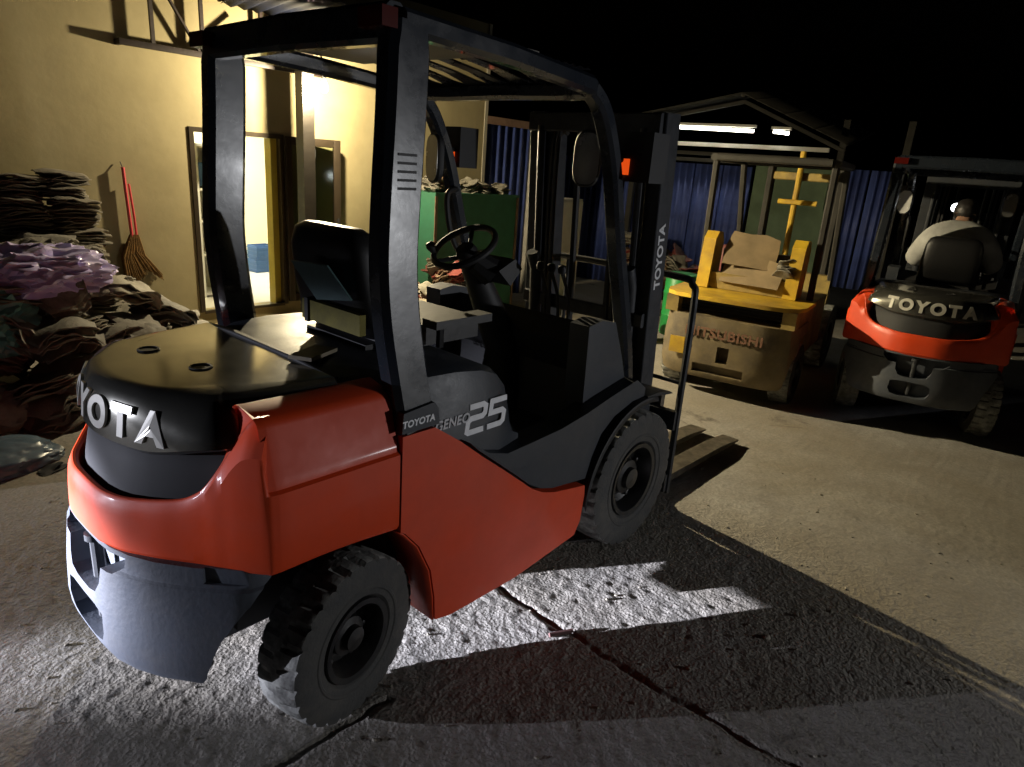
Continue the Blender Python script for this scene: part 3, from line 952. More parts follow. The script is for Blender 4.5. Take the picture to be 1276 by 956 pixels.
    for s in (-1, 1):
        b = B()
        z0, z1 = .12, 2.0
        b.bar([(mx_(z0), s*.387, z0), (mx_(z1), s*.387, z1)], .12, .018, (0, 1, 0))
        for dx in (-.054, .054):
            b.bar([(mx_(z0)+dx, s*.350, z0), (mx_(z1)+dx, s*.350, z1)], .014, .070, (0, 1, 0))
        mo = b.obj('outer_mast_rail', 'mast_steel', P)
        tm = text_mesh('TOYOTA', .072, .0008, .0022, 1.06)
        b = B(); b.mesh(tm, T(mx_(1.36)-.004, s*.3975, 1.36) @ RY(-3.9) @ RX(90) @ RZ(90))
        if s < 0: b.obj('word_decal', 'decal', mo)
        else: b.bm.free()
        b = B(); b.bar([(mx_(.15)+.03, s*.285, .15), (mx_(1.97)+.03, s*.285, 1.97)], .11, .055, (0, 1, 0)); b.obj('inner_mast_rail', 'mast_steel', P)
        b = B(); b.tube([(mx_(.2)-.085, s*.30, .25), (mx_(1.2)-.085, s*.30, 1.2), (mx_(1.85)-.085, s*.30, 1.30)], .034, 12)
        b.tube([(mx_(1.2)-.085, s*.30, 1.25), (mx_(1.9)-.085, s*.30, 1.93)], .020, 10); b.obj('lift_cylinder', 'mast_steel', P)
        b = B(); b.tube([(1.42, s*.25, .55), (mx_(.7)-.06, s*.32, .66)], .03, 10); b.obj('tilt_cylinder', 'mast_steel', P)
    for z, hh in ((1.95, .09), (1.05, .07), (.35, .10)):
        b = B(); b.bar([(mx_(z)-.075, -.38, z), (mx_(z)-.075, .38, z)], .03, hh); b.obj('mast_crossmember', 'mast_steel', P)
    for y in (-.13, .10):
        b = B(); b.tube(catmull([(mx_(.4)-.03, y, .4), (mx_(1.2)-.03, y, 1.2), (mx_(1.9)-.03, y, 1.93)], 3), .017, 8); b.obj('lift_chain', 'black', P)
    for k, y in enumerate((-.215, -.185, .185, .215)):
        b = B(); b.tube(catmull([(mx_(.5)-.09, y, .5), (mx_(1.2)-.11, y, 1.2), (mx_(1.85)-.09, y, 1.86), (mx_(1.85)-.02, y, 1.90)], 4), .012, 6); b.obj('hydraulic_hose', 'black', P)
    # --- carriage, load backrest and forks
    b = B()
    b.box(2.035, 2.075, -.52, .52, .10, .20, .006); b.box(2.035, 2.075, -.52, .52, .46, .56, .006)
    for s in (-1, 1): b.box(1.93, 2.035, min(s*.20, s*.235), max(s*.20, s*.235), .12, .62, .006)
    b.obj('fork_carriage', 'mast_steel', P)
    b = B()
    b.tube(catmull([(2.075, -.515, .09), (2.072, -.515, .6), (2.07, -.512, 1.14), (2.07, -.49, 1.225), (2.07, -.42, 1.255), (2.07, 0, 1.26), (2.07, .42, 1.255), (2.07, .49, 1.225), (2.07, .512, 1.14), (2.072, .515, .6), (2.075, .515, .09)], 4), .0185, 8)
    for y in (-.29, 0, .29): b.tube([(2.07, y, .56), (2.07, y, 1.255)], .012, 8)
    b.tube([(2.07, -.515, .715), (2.07, .515, .715)], .011, 8)
    b.obj('load_backrest', 'mast_steel', P)
    for y in (-.345, -.10):
        b = B()
        b.prism([(2.08, .62), (2.12, .62), (2.125, .10), (2.16, .075), (3.05, .062), (3.30, .038), (3.30, .028), (2.13, .028), (2.085, .05)], 'y', y-.06, y+.06, .006)
        b.obj('fork', 'fork_steel', P)
    return root

MAIN = toyota('orange forklift with dark hood and chrome rear lettering, nearest and largest, in the foreground', 'orange forklifts of the same model')

# ------------------------------------------------------------------ yellow building with lit room
YW = 4.2
def building():
    P = thing('building', 'ochre plastered building with an open lit doorway behind the forklift', 'building', (0, YW, 0))
    # local y = 0 is the outer face of the wall
    xl, xr, zt = -1.2, 5.33, 3.3
    d0, d1, ds, dt = 1.715, 2.56, .215, 1.82
    w0, w1, ws, wt = 3.66, 4.28, .78, 1.79
    th = .16
    b = B()
    b.box(xl, d0, 0, th, -.1, zt); b.box(d0, d1, 0, th, dt, zt); b.box(d0, d1, 0, th, -.1, ds)
    b.box(d1, w0, 0, th, -.1, zt); b.box(w0, w1, 0, th, -.1, ws); b.box(w0, w1, 0, th, wt, zt); b.box(w1, xr, 0, th, -.1, zt)
    bmesh.ops.remove_doubles(b.bm, verts=b.bm.verts, dist=1e-4)
    b.obj('wall', 'wall_paint', P)
    b = B(); b.box(xr, xr+.05, -.012, th, -.1, zt, .004); b.obj('corner_trim', 'wall_trim', P)
    # room behind
    b = B(); b.box(.6, 5.1, th, 2.75, .19, .2155); b.obj('room_floor', 'room_floor', P)
    b = B()
    b.box(.6, 5.1, 2.75, 2.85, .2, 2.7); b.box(.5, .6, th, 2.85, .2, 2.7); b.box(5.1, 5.2, th, 2.85, .2, 2.7); b.box(.5, 5.2, th, 2.85, 2.7, 2.8)
    b.obj('room_wall', 'room_wall', P)
    b = B(); b.box(2.2, 3.6, 1.5, 1.56, 2.62, 2.68, .01); fx = b.obj('ceiling_light', 'room_tube', P)
    # door frame, sill, yellow jamb, open leaf
    b = B()
    b.box(d0-.02, d0+.02, -.015, .05, ds, dt+.03, .003); b.box(d1-.012, d1+.03, -.015, .05, ds, dt+.03, .003); b.box(d0+.02, d1-.012, -.015, .05, dt-.012, dt+.03, .003)
    b.obj('door_frame', 'bronze', P)
    b = B(); b.box(d1-.075, d1-.012, .05, th+.002, ds, dt-.012); b.obj('door_jamb', 'jamb', P)
    b = B(); b.box(d0+.02, d1-.012, -.02, .03, ds-.012, ds+.014, .004); b.obj('door_sill', 'bronze', P)
    M = T(d1+.032, -.03, 0) @ RZ(-13)
    W_ = .55
    b = B()
    for a in ((0, .06, ds+.03, dt+.02), (W_-.07, W_, ds+.03, dt+.02)): b.box(a[0], a[1], -.02, .02, a[2], a[3], .004, M)
    b.box(.06, W_-.07, -.02, .02, dt-.055, dt+.02, .004, M); b.box(.06, W_-.07, -.02, .02, ds+.03, ds+.11, .004, M)
    lf = b.obj('door_leaf', 'bronze', P)
    b = B(); b.box(.058, W_-.068, -.004, .004, ds+.11, dt-.055, 0, M); b.obj('pane', 'glass', lf)
    b = B(); b.box(W_-.045, W_-.025, -.05, -.02, .95, 1.08, .006, M); b.obj('handle', 'black', lf)
    # window
    b = B()
    b.box(w0, w0+.055, -.03, .06, ws, wt, .004); b.box(w1-.055, w1, -.03, .06, ws, wt, .004); b.box(w0+.055, w1-.055, -.03, .06, wt-.055, wt, .004); b.box(w0+.055, w1-.055, -.03, .06, ws, ws+.055, .004)
    b.box((w0+w1)/2-.02, (w0+w1)/2+.02, -.028, .05, ws+.055, wt-.055, .003)
    wf = b.obj('window', 'bronze', P)
    for a, c in ((w0+.055, (w0+w1)/2-.02), ((w0+w1)/2+.02, w1-.055)):
        b = B(); b.box(a, c, .004, .010, ws+.055, wt-.055); b.obj('pane', 'glass_dim', wf)
    # steps
    b = B(); b.box(1.62, 3.3, -.32, -.002, -.05, .10, .012); b.obj('step', 'step_paint', P)
    b = B(); b.box(1.62, 3.3, -.62, -.322, -.05, .035, .01); b.obj('step', 'step_paint', P)
    return P
BLD = building()
ld = lamp_data('room_light', 'AREA', ROOM_LAMP_W, (1.0, 0.94, 0.76), .1)
ld.shape = 'RECTANGLE'; ld.size = 1.3; ld.size_y = .06
lo = bpy.data.objects.new('room_light', ld); C.objects.link(lo); lo.location = (2.9, YW+1.53, 2.60)

# things in the room
def cabinet():
    P = thing('shelf_cabinet', 'white shelf cabinet inside the lit room, just behind the doorway', 'cabinet', (2.02, YW+.62, .2155), 0)
    b = B(); b.box(0, .02, 0, .35, 0, 1.5); b.box(.42, .44, 0, .35, 0, 1.5); b.box(.02, .42, .33, .35, 0, 1.5); b.obj('carcass', 'white_cab', P)
    for z in (0.02, .42, .75, 1.06, 1.46):
        b = B(); b.box(.02, .42, .0, .33, z, z+.02); b.obj('shelf', 'white_cab', P)
    b = B(); b.box(.06, .36, .08, .25, 1.10, 1.32, .01); b.obj('box', 'crate_blue', P)
cabinet()
def crate(x, y, z, lab):
    P = thing('plastic_crate', lab, 'crate', (x, y, z), .1, 'blue crates in the room')
    b = B()
    b.box(0, .26, 0, .2, 0, .012); 
    for a in (((0, .26, 0, .012)), ((0, .26, .188, .2)), ((0, .012, .012, .188)), ((.248, .26, .012, .188))):
        b.box(a[0], a[1], a[2], a[3], .012, .165)
    for z_ in (.03, .08, .13): b.box(-.008, .268, -.008, .0, z_, z_+.012); b.box(-.008, 0, 0, .2, z_, z_+.012)
    b.obj('tub', 'crate_blue', P)
crate(3.20, YW+1.75, .2155, 'lower blue plastic crate on the floor of the lit room')
crate(3.21, YW+1.75, .385, 'upper blue plastic crate of the two stacked in the lit room')
P = thing('orange_canister', 'orange plastic canister on the room floor left of the blue crates', 'canister', (2.98, YW+1.72, .2155))
b = B(); b.lathe([(.0005, 0), (.06, 0), (.065, .02), (.065, .19), (.045, .23), (.02, .245), (.02, .27), (.0005, .27)], 16); b.obj('body', 'orange_plastic', P)
b = B(); b.lathe([(.0005, .305), (.024, .30), (.024, .268), (.0205, .268)], 12); b.obj('cap', 'black', P)

# awning, truss, column, wall lamp
def awning():
    P = thing('awning_roof', 'dark blue corrugated awning above the doorway, at the top of the frame', 'awning')
    for k in range(5):
        x0 = 2.10 + k*.72
        b = B()
        top = []
        for j in range(25):
            x = x0 + .72*j/24
            top.append((x, .012*math.sin(2*PI*j/4)))
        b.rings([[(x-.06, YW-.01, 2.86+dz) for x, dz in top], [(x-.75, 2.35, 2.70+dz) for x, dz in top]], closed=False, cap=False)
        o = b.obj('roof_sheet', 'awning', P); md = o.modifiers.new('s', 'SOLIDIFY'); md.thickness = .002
awning()
def truss():
    P = thing('roof_truss', 'thin rust brown steel truss running along the wall above the door', 'truss')
    y = YW-.085
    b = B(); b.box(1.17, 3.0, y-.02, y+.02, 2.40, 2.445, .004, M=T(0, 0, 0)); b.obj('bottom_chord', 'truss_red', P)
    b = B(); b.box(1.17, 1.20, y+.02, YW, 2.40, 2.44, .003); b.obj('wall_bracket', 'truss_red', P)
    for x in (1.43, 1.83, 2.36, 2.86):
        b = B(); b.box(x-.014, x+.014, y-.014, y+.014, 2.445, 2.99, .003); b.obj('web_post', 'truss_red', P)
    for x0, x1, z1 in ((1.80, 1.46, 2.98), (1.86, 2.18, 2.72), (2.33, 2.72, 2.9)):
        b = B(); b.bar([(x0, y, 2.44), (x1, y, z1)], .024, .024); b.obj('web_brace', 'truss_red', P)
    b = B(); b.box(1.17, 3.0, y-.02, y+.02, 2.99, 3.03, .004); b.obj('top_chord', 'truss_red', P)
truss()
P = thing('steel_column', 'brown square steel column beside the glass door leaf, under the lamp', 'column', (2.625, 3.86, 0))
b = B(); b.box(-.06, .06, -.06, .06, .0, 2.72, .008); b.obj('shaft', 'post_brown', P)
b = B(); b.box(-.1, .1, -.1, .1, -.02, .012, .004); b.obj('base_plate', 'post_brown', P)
b = B(); b.box(.06, .085, -.03, .03, 1.66, 1.74, .004); b.obj('switch_box', 'black', P)

def wall_lamp():
    P = thing('wall_lamp', 'glowing bare bulb under the awning next to the steel column', 'lamp', WALL_LAMP)
    b = B(); b.lathe([(.0005, -.055), (.022, -.048), (.036, -.022), (.036, .0), (.026, .024), (.017, .04), (.016, .055)], 20); b.obj('bulb', 'bulb', P)
    b = B(); b.lathe([(.018, .045), (.021, .05), (.021, .10), (.0005, .105)], 16); b.obj('socket', 'black', P)
    b = B(); b.tube([(0, 0, .10), (0, 0, .2), (.08, .2, .30), (.10, .42, .12)], .008, 6); b.obj('lamp_arm', 'black', P)
    d = lamp_data('wall_lamp_light', 'POINT', WALL_LAMP_W, (1.0, 0.84, 0.54), .034)
    o = bpy.data.objects.new('wall_lamp_light', d); C.objects.link(o); o.location = (WALL_LAMP[0], WALL_LAMP[1], WALL_LAMP[2]-.02)
    d = lamp_data('wall_lamp_yard_fill', 'SPOT', WALL_LAMP_YARD_W, (1.0, 0.84, 0.54), .022)  # added fill spot aimed at the yard, beyond what the bare bulb gives
    d.spot_size = math.radians(112); d.spot_blend = .7
    o = bpy.data.objects.new('wall_lamp_yard_fill', d); C.objects.link(o); o.location = (WALL_LAMP[0], WALL_LAMP[1]-.02, WALL_LAMP[2]-.03)
    aim(o, (4.1, -1.6, .2))
wall_lamp()

def flood(name, loc, target, beams, col, radius, label):
    P = thing(name, label, 'lamp', (loc[0], loc[1], 0))
    v = (Vector(target)-Vector(loc)); v.z = 0; v.normalize()
    a = math.atan2(v.y, v.x)
    M = T(0, 0, loc[2]) @ Matrix.Rotation(a, 4, 'Z')
    b = B(); b.box(-.16, -.04, -.14, .14, -.10, .10, .02, M); b.obj('housing', 'lamp_case', P)
    b = B(); b.box(-.038, -.03, -.12, .12, -.08, .08, 0, M); b.obj('lens', 'lamp_lens', P)
    b = B(); b.tube([(-v.x*.1, -v.y*.1, 0), (-v.x*.1, -v.y*.1, loc[2]-.1)], .03, 10); b.obj('post', 'lamp_case', P)
    for tg, ww, size, blend in beams:
        d = lamp_data(name+'_light', 'SPOT', ww, col, radius)
        d.spot_size = math.radians(size); d.spot_blend = blend
        o = bpy.data.objects.new(name+'_light', d); C.objects.link(o); o.location = Vector(loc)
        aim(o, tg)
flood('yard_flood_lamp', YARD_FLOOD, (0, 0, .6), ((YARD_SPILL_AIM, YARD_SPILL_W, 25, .22), (YARD_BEAM_AIM, YARD_BEAM_W, 6, 1.0)), (0.82, 0.84, 1.0), .03, 'low lamp on a post out of frame to the left')
flood('work_lamp', WORK_LAMP, (.5, -.6, .9), (((-.2, -.5, .9), WORK_LAMP_W, 46, .8),), (0.96, 0.97, 1.0), .08, 'work lamp on a post out of frame to the right')

# ------------------------------------------------------------------ broom
def broom():
    P = thing('broom', 'straw broom with a red handle hanging on the ochre wall', 'broom', (1.13, YW-.05, 0))
    b = B(); b.tube([(-.005, 0, 1.49), (0, 0, 1.30), (.012, -.005, .92)], .014, 8); b.tube([(.03, .005, 1.36), (.045, 0, 1.1), (.05, 0, .93)], .010, 8); b.obj('handle', 'broom_red', P)
    b = B(); b.tube([(-.01, .03, 1.53), (-.005, .0, 1.48)], .004, 6); b.obj('hook', 'black', P)
    rnd = random.Random(4)
    b = B()
    for k in range(380):
        u = rnd.random(); a = (u-.42)*.62
        L = .34 + .05*math.sin(u*7)+rnd.uniform(-.03, .03)
        y = rnd.uniform(-.03, .03)
        x0 = .03 + (u-.5)*.06
        p1 = (x0+math.sin(a)*L*.5 - .03*math.sin(PI*.5), y, .95-L*.5)
        p2 = (x0+math.sin(a)*L*1.05+.03, y*1.5, .95-L)
        b.tube([(x0, y*.4, .95), p1, p2], [.006, .007, .002], 4)
    b.obj('bristles', 'straw', P)
broom()

# ------------------------------------------------------------------ sacks and bags
def sack_mesh(seed, mt, sx, sy, sz, layers=6, wr=.02, drop=0.0):
    # a folded sack: a pile of floppy cloth leaves, each a closed thin sheet
    rnd = random.Random(seed)
    bm = bmesh.new()
    n = max(3, layers)
    nx, ny = 9, 7
    for L_ in range(n):
        zc = -sz + 2*sz*(L_+.5)/n
        th = sz/n*1.02
        off = Vector((rnd.uniform(0, 90), rnd.uniform(0, 90), L_*.35))
        ox, oy = rnd.uniform(-.07, .07)*sx, rnd.uniform(-.09, .09)*sy
        kx, ky = rnd.uniform(.86, 1.06), rnd.uniform(.86, 1.06)
        rz = rnd.uniform(-.09, .09)
        grids = []
        for side in (-1, 1):
            g = []
            for a in range(nx):
                row = []
                for b_ in range(ny):
                    u, v = 2*a/(nx-1)-1, 2*b_/(ny-1)-1
                    # rounded corners
                    q = 1 - .16*(abs(u)*abs(v))**2
                    x, y = u*sx*kx*q, v*sy*ky*q
                    x, y = x*math.cos(rz)-y*math.sin(rz)+ox, x*math.sin(rz)+y*math.cos(rz)+oy
                    p = Vector((x, y, 0))
                    w = mnoise.noise(p*7+off)*wr*.9 + mnoise.noise(p*19+off)*wr*.45
                    e = max(abs(u), abs(v))
                    puff = (1-e**6)
                    z = zc + side*th*(.35+.65*puff) + w*(.5+.9*e) - drop*(abs(u)**2.2)*sx
                    h = mnoise.noise_vector(p*9+off)*wr*.8*e
                    row.append(bm.verts.new((x+h.x, y+h.y, z)))
                g.append(row)
            grids.append(g)
        for side, g in zip((-1, 1), grids):
            for a in range(nx-1):
                for b_ in range(ny-1):
                    f = (g[a][b_], g[a+1][b_], g[a+1][b_+1], g[a][b_+1])
                    bm.faces.new(f if side > 0 else f[::-1])
        lo, hi = grids
        loop = [(a, 0) for a in range(nx)] + [(nx-1, b_) for b_ in range(1, ny)] + [(a, ny-1) for a in range(nx-2, -1, -1)] + [(0, b_) for b_ in range(ny-2, 0, -1)]
        for k in range(len(loop)):
            (a, b_), (c, d) = loop[k], loop[(k+1) % len(loop)]
            bm.faces.new((lo[a][b_], lo[c][d], hi[c][d], hi[a][b_]))
    me = bpy.data.meshes.new('sack')
    bm.to_mesh(me); bm.free()
    me.shade_smooth()
    me.set_sharp_from_angle(angle=math.radians(48))
    me.materials.append(MATS[mt])
    return me
SK_D = [sack_mesh(i, 'sack_dark', .17, .14, .043, 5, .018, .05) for i in range(4)]
SK_G = [sack_mesh(10+i, 'sack_grey', .20, .15, .060, 6, .045, .30) for i in range(4)]
SK_P = [sack_mesh(20+i, 'sack_pale', .19, .13, .045, 5, .045, .22) for i in range(3)]
rs = random.Random(7)
cam_inv = cm.inverted()
def in_frame(p, m=.06):
    q = cam_inv @ Vector(p)
    if q.z > -.1: return False
    k = 839.8/638
    return abs(q.x/-q.z*k) < 1+m and abs(q.y/-q.z*k*1276/956) < 1+m
ORD = ['topmost', 'second from the top', 'third from the top', 'fourth from the top', 'fifth from the top', 'sixth from the top', 'seventh from the top', 'eighth from the top', 'ninth from the top', 'tenth from the top', 'eleventh from the top', 'twelfth from the top', 'thirteenth from the top', 'lowest', 'lowest']
def put(me, x, y, z, rz, tx=0, ty=0, s=1.0, label='', group='', name='folded_sack', cat='sack'):
    o = link(name, me)
    o.location = (x, y, z); o.rotation_euler = (tx, ty, rz); o.scale = (s, s, s)
    tag(o, label, cat, group)
    return o
# tidy stack against the wall, upper left
for side, x in (('left', .28), ('right', .56)):
    zs = []
    z = .40
    while z < 1.385:
        z += .078 + rs.uniform(-.006, .008)
        zs.append(z)
    for k, z in enumerate(reversed(zs)):
        w = .10*(1.40-z) if side == 'right' else 0
        put(SK_D[rs.randrange(4)], x + rs.uniform(-.03, .03) + w, 3.66 + rs.uniform(-.05, .06), z, rs.uniform(-.25, .25) + (PI if k % 2 else 0), rs.uniform(-.06, .06), rs.uniform(-.08, .08), rs.uniform(.9, 1.08),
            'dark brown folded sack, %s in the %s column of the tall stack' % (ORD[k], side), 'sacks stacked against the wall')
# loose heap in front
hs = []
for k in range(88):
    u, v = rs.random(), rs.random()
    x = -.75 + 2.15*u
    ymin = 2.55 + .55*max(0, (x-.0))*.7
    y = ymin + (3.75-ymin)*v
    env = .92*(1-max(0, (x-.35))/1.25)*(.35+.65*min(1, (y-ymin)/.55+.15))
    z = .07 + max(0, env)*(rs.random()**.55)
    hs.append((x, y, max(.07, z)))
for k, (x, y, z) in enumerate(hs):
    if not in_frame((x, y, z), .25): continue
    pale = (x > .75 and z > .25)
    grp = 'pale' if pale else 'grey'
    me = rs.choice(SK_P) if pale else rs.choice(SK_G + SK_D[:1])
    put(me, x, y, z, rs.uniform(-PI, PI), rs.uniform(-.35, .35), rs.uniform(-.4, .4), rs.uniform(.95, 1.35),
        'pale grey folded sack at the low right end of the heap' if pale else 'crumpled dark grey sack in the loose heap below the tall stack',
        'pale sacks at the end of the heap' if pale else 'sacks in the loose heap')
# individual sacks on the crest of the heap
for (x, y, z, rz, tx, ty, s, m, lab) in (
    (.72, 3.15, .70, .2, .1, .35, 1.25, SK_P[0], 'large pale sack bent over the crest of the heap below the broom'),
    (.98, 3.2, .50, -.1, .0, .32, 1.15, SK_G[1], 'grey folded sack sloping down the heap right of the large pale sack'),
    (1.20, 3.1, .36, .3, .1, .2, 1.1, SK_P[1], 'pale crumpled sack lying lowest on the right end of the heap')):
    put(m, x, y, z, rz, tx, ty, s, lab, 'sacks on the crest of the heap')

def crumple(name, mt, c, r, seed, label, cat, amp=.4, sub=5, squash=.6):
    bm = bmesh.new()
    bmesh.ops.create_icosphere(bm, subdivisions=sub, radius=1.0)
    off = Vector((seed*3.1, seed*1.7, seed*.9))
    for v in bm.verts:
        n = v.co.normalized()
        a = 0
        for f, w in ((1.3, .40), (3.3, .30), (7.5, .22), (15, .12)):
            q = n*f + off
            a += w*(1 - 2.2*abs(mnoise.noise(q)))
        k = 1 + amp*(a-.35)
        v.co = Vector((n.x*r[0]*k, n.y*r[1]*k, n.z*r[2]*k))
        if v.co.z < -r[2]*squash: v.co.z = -r[2]*squash
    me = bpy.data.meshes.new(name)
    bm.to_mesh(me); bm.free(); me.shade_smooth()
    me.set_sharp_from_angle(angle=math.radians(40))
    me.materials.append(MATS[mt])
    o = link(name, me)
    o.location = c
    return tag(o, label, cat)
crumple('plastic_bag', 'purple_bag', (.13, 3.02, .86), (.40, .25, .17), 3, 'crumpled purple plastic bag lying on top of the sack heap', 'bag', .55)
crumple('plastic_bag', 'teal_bag', (-.20, 2.88, .58), (.26, .22, .24), 5, 'teal plastic bag at the left edge below the purple bag', 'bag', .5)
crumple('tarpaulin', 'blue_tarp', (-.46, 2.16, .02), (.40, .24, .12), 9, 'blue grey plastic sheet lying on the ground at the left edge', 'tarpaulin', .16, 5, .12)

# ------------------------------------------------------------------ green cabinet, junk, gate and white cabinet beyond the building corner
P = thing('green_panel_box', 'tall green sheet metal box with rubbish on top, behind the steering wheel', 'box', (3.80, 3.35, 0))
b = B(); b.box(0, 1.30, 0, .5, .02, 1.40, .006); b.obj('body', 'green_sheet', P)
for x0, x1, z0, z1 in ((0, 1.30, 1.375, 1.405), (0, 1.30, .02, .05)):
    b = B(); b.box(x0-.006, x1+.006, -.012, -.001, z0, z1, .002); b.obj('edge_strip', 'green_sheet', P)
for x0 in (0, 1.275):
    b = B(); b.box(x0-.004, x0+.03, -.012, -.001, .052, 1.373, .002); b.obj('edge_strip', 'junk_brown', P)
rj = random.Random(12)
JM = [sack_mesh(40+i, m, .11, .08, .05, 5, .04) for i, m in enumerate(('junk_pale', 'junk_brown', 'junk_red', 'junk_pale', 'sack_grey'))]
for k in range(16):
    u = k/15
    put(JM[rj.choice((0, 1, 3, 4, 0))], 3.9+1.15*u, 3.48+rj.uniform(0, .25), 1.44+rj.uniform(0, .05), rj.uniform(-3, 3), rj.uniform(-.4, .4), rj.uniform(-.4, .4), rj.uniform(.7, 1.1),
        'scrap of cloth and plastic in the rubbish on the green box', 'rubbish on the green box', 'rubbish_scrap', 'rubbish')
for k in range(34):
    u = rj.random()
    put(JM[rj.randrange(5)], 3.25+.75*u, 2.85+rj.uniform(0, .45), .06+.85*rj.random()**1.3*(1-abs(u-.45)), rj.uniform(-3, 3), rj.uniform(-.7, .7), rj.uniform(-.7, .7), rj.uniform(.8, 1.3),
        'piece of rubbish in the pile left of the green box', 'rubbish piled by the green box', 'rubbish_scrap', 'rubbish')
P = thing('low_table', 'low table with a bare wooden top in front of the rubbish pile', 'table', (2.75, 2.55, 0))
b = B(); b.box(0, .9, 0, .5, .40, .44, .006); b.obj('table_top', 'wood_bare', P)
for x in (.04, .82):
    for y in (.04, .42):
        b = B(); b.box(x, x+.04, y, y+.04, -.02, .40); b.obj('leg', 'wood_bare', P)

def corrugated(parent, x0, x1, z0, z1, pitch, depth, mt, name='sheet', y=0.0):
    b = B()
    n = max(2, int(round((x1-x0)/pitch)))
    pr = []
    for k in range(n):
        a = x0 + (x1-x0)*k/n
        w = (x1-x0)/n
        pr += [(a, 0), (a+w*.62, 0), (a+w*.70, -depth), (a+w*.92, -depth)]
    pr.append((x1, 0))
    b.rings([[(x, y+d, z0) for x, d in pr], [(x, y+d, z1) for x, d in pr]], closed=False, cap=False)
    o = b.obj(name, mt, parent)
    md = o.modifiers.new('s', 'SOLIDIFY'); md.thickness = .003
    return o

P = thing('sheet_gate', 'blue corrugated sheet gate with a pale post, right of the building corner', 'gate', (5.40, YW+.05, 0))
corrugated(P, 0, .42, -.03, 2.25, .14, .03, 'blue_sheet'); corrugated(P, .425, .86, -.03, 2.25, .145, .03, 'blue_sheet')
b = B(); b.box(-.02, .86, -.06, -.03, 2.20, 2.29, .005); b.obj('top_beam', 'beam_pink', P)
b = B(); b.box(.87, .93, -.09, .0, -.05, 2.32, .006); b.obj('gate_post', 'post_pale', P)
P = thing('white_cabinet', 'tall white metal cabinet seen through the mast', 'cabinet', (5.80, 3.25, 0))
b = B(); b.box(0, .45, 0, .4, 0, 1.38, .01); b.obj('body', 'white_cab', P)
for z0, z1 in ((.06, .74), (.76, 1.35)):
    b = B(); b.box(.015, .435, -.018, -.001, z0, z1, .004); b.obj('door', 'white_cab', P)

# ------------------------------------------------------------------ open shed behind the yellow truck
def shed():
    P = thing('open_shed', 'dark open shed with blue sheet walls and a white lit tube, behind the yellow forklift', 'shed', (8.5, 3.9, 0), math.radians(-82))
    # local x runs to the picture right along the back wall, local -y faces the yard
    for k in range(9):
        x0 = -2.0 + k*.42
        corrugated(P, x0, x0+.415, .0, 1.95, .105, .025, 'blue_sheet')
    b = B(); b.box(1.80, 2.95, .05, .1, 0, 2.0); b.obj('back_panel', 'shed_green', P)
    b = B(); b.box(1.86, 2.8, .02, .049, 1.45, 1.80); b.obj('notice_panel', 'shed_green', P)
    for k in range(2):
        x0 = 3.0 + k*.30
        corrugated(P, x0, x0+.28, .45, 2.0, .10, .03, 'blue_sheet')
    for x in (-.02, 2.9, 3.65):
        b = B(); b.box(x-.04, x+.04, -.12, -.04, 0, 2.6, .006); b.obj('post', 'shed_dark', P)
    b = B(); b.box(.35, 2.75, -.14, -.08, 2.19, 2.245, .005); b.obj('crossbeam', 'white_beam', P)
    for z in (1.98, 2.07):
        b = B(); b.box(.3, 2.75, -.10, -.05, z, z+.05, .004); b.obj('slat', 'shed_dark', P)
    # gable roof
    def rz(x): return 2.86 - .2*(1.65-x) if x < 1.65 else 2.86 - .42*(x-1.65)
    for k in range(7):
        x0 = .25 + k*.4
        b = B()
        top = [(x0+.398*j/8, .014*math.sin(PI*j/1.0+.5)*(1 if j % 2 else -1)) for j in range(9)]
        b.rings([[(x, -.7, rz(x)+d) for x, d in top], [(x, 1.6, rz(x)+.3+d) for x, d in top]], closed=False, cap=False)
        o = b.obj('roof_sheet', 'shed_dark', P, 20); md = o.modifiers.new('s', 'SOLIDIFY'); md.thickness = .012
    for x, y in ((.3, -.62), (1.65, -.62), (3.0, -.62)):
        b = B(); b.bar([(x, -.62, rz(x)-.03), (x, 1.5, rz(x)+.26)], .05, .05); b.obj('rafter', 'shed_dark', P)
    b = B(); b.bar([(.3, -.5, rz(.3)-.10), (1.65, -.5, rz(1.65)-.10), (3.0, -.5, rz(3.0)-.10)], .04, .05); b.obj('purlin', 'shed_dark', P)
    b = B(); b.bar([(.3, -.15, 2.28), (.62, -.18, 2.40), (.42, -.2, 2.02)], .04, .04); b.obj('bent_pole', 'beam_pink', P)
    return P
SHED = shed()
def tube_lamp(x0, x1, z, lab):
    P = thing('tube_lamp', lab, 'lamp', (8.5, 3.9, 0), math.radians(-82), 'tube lamps under the shed roof')
    b = B(); b.tube([(x0, -.22, z), (x1, -.22, z-.02)], .022, 10); b.obj('tube', 'glow_tube', P)
    b = B(); b.box(x0-.03, x1+.03, -.25, -.19, z+.025, z+.06, .004); b.obj('batten', 'white_beam', P)
tube_lamp(.55, 1.75, 2.435, 'long white lit tube under the shed roof, behind the yellow forklift')
tube_lamp(2.02, 2.22, 2.42, 'short white lit tube right of the long one under the shed roof')

# ------------------------------------------------------------------ second orange forklift with its driver
RX0, RY0 = 5.25, -1.03
RED = copy_tree(MAIN)
RED.location = (RX0, RY0, gz(5.15, -1.06) - .012)
RED.rotation_euler = (0, 0, math.radians(7))
tag(RED, 'orange forklift with a driver, seen from behind at the right edge in the dark', 'forklift', 'orange forklifts of the same model')

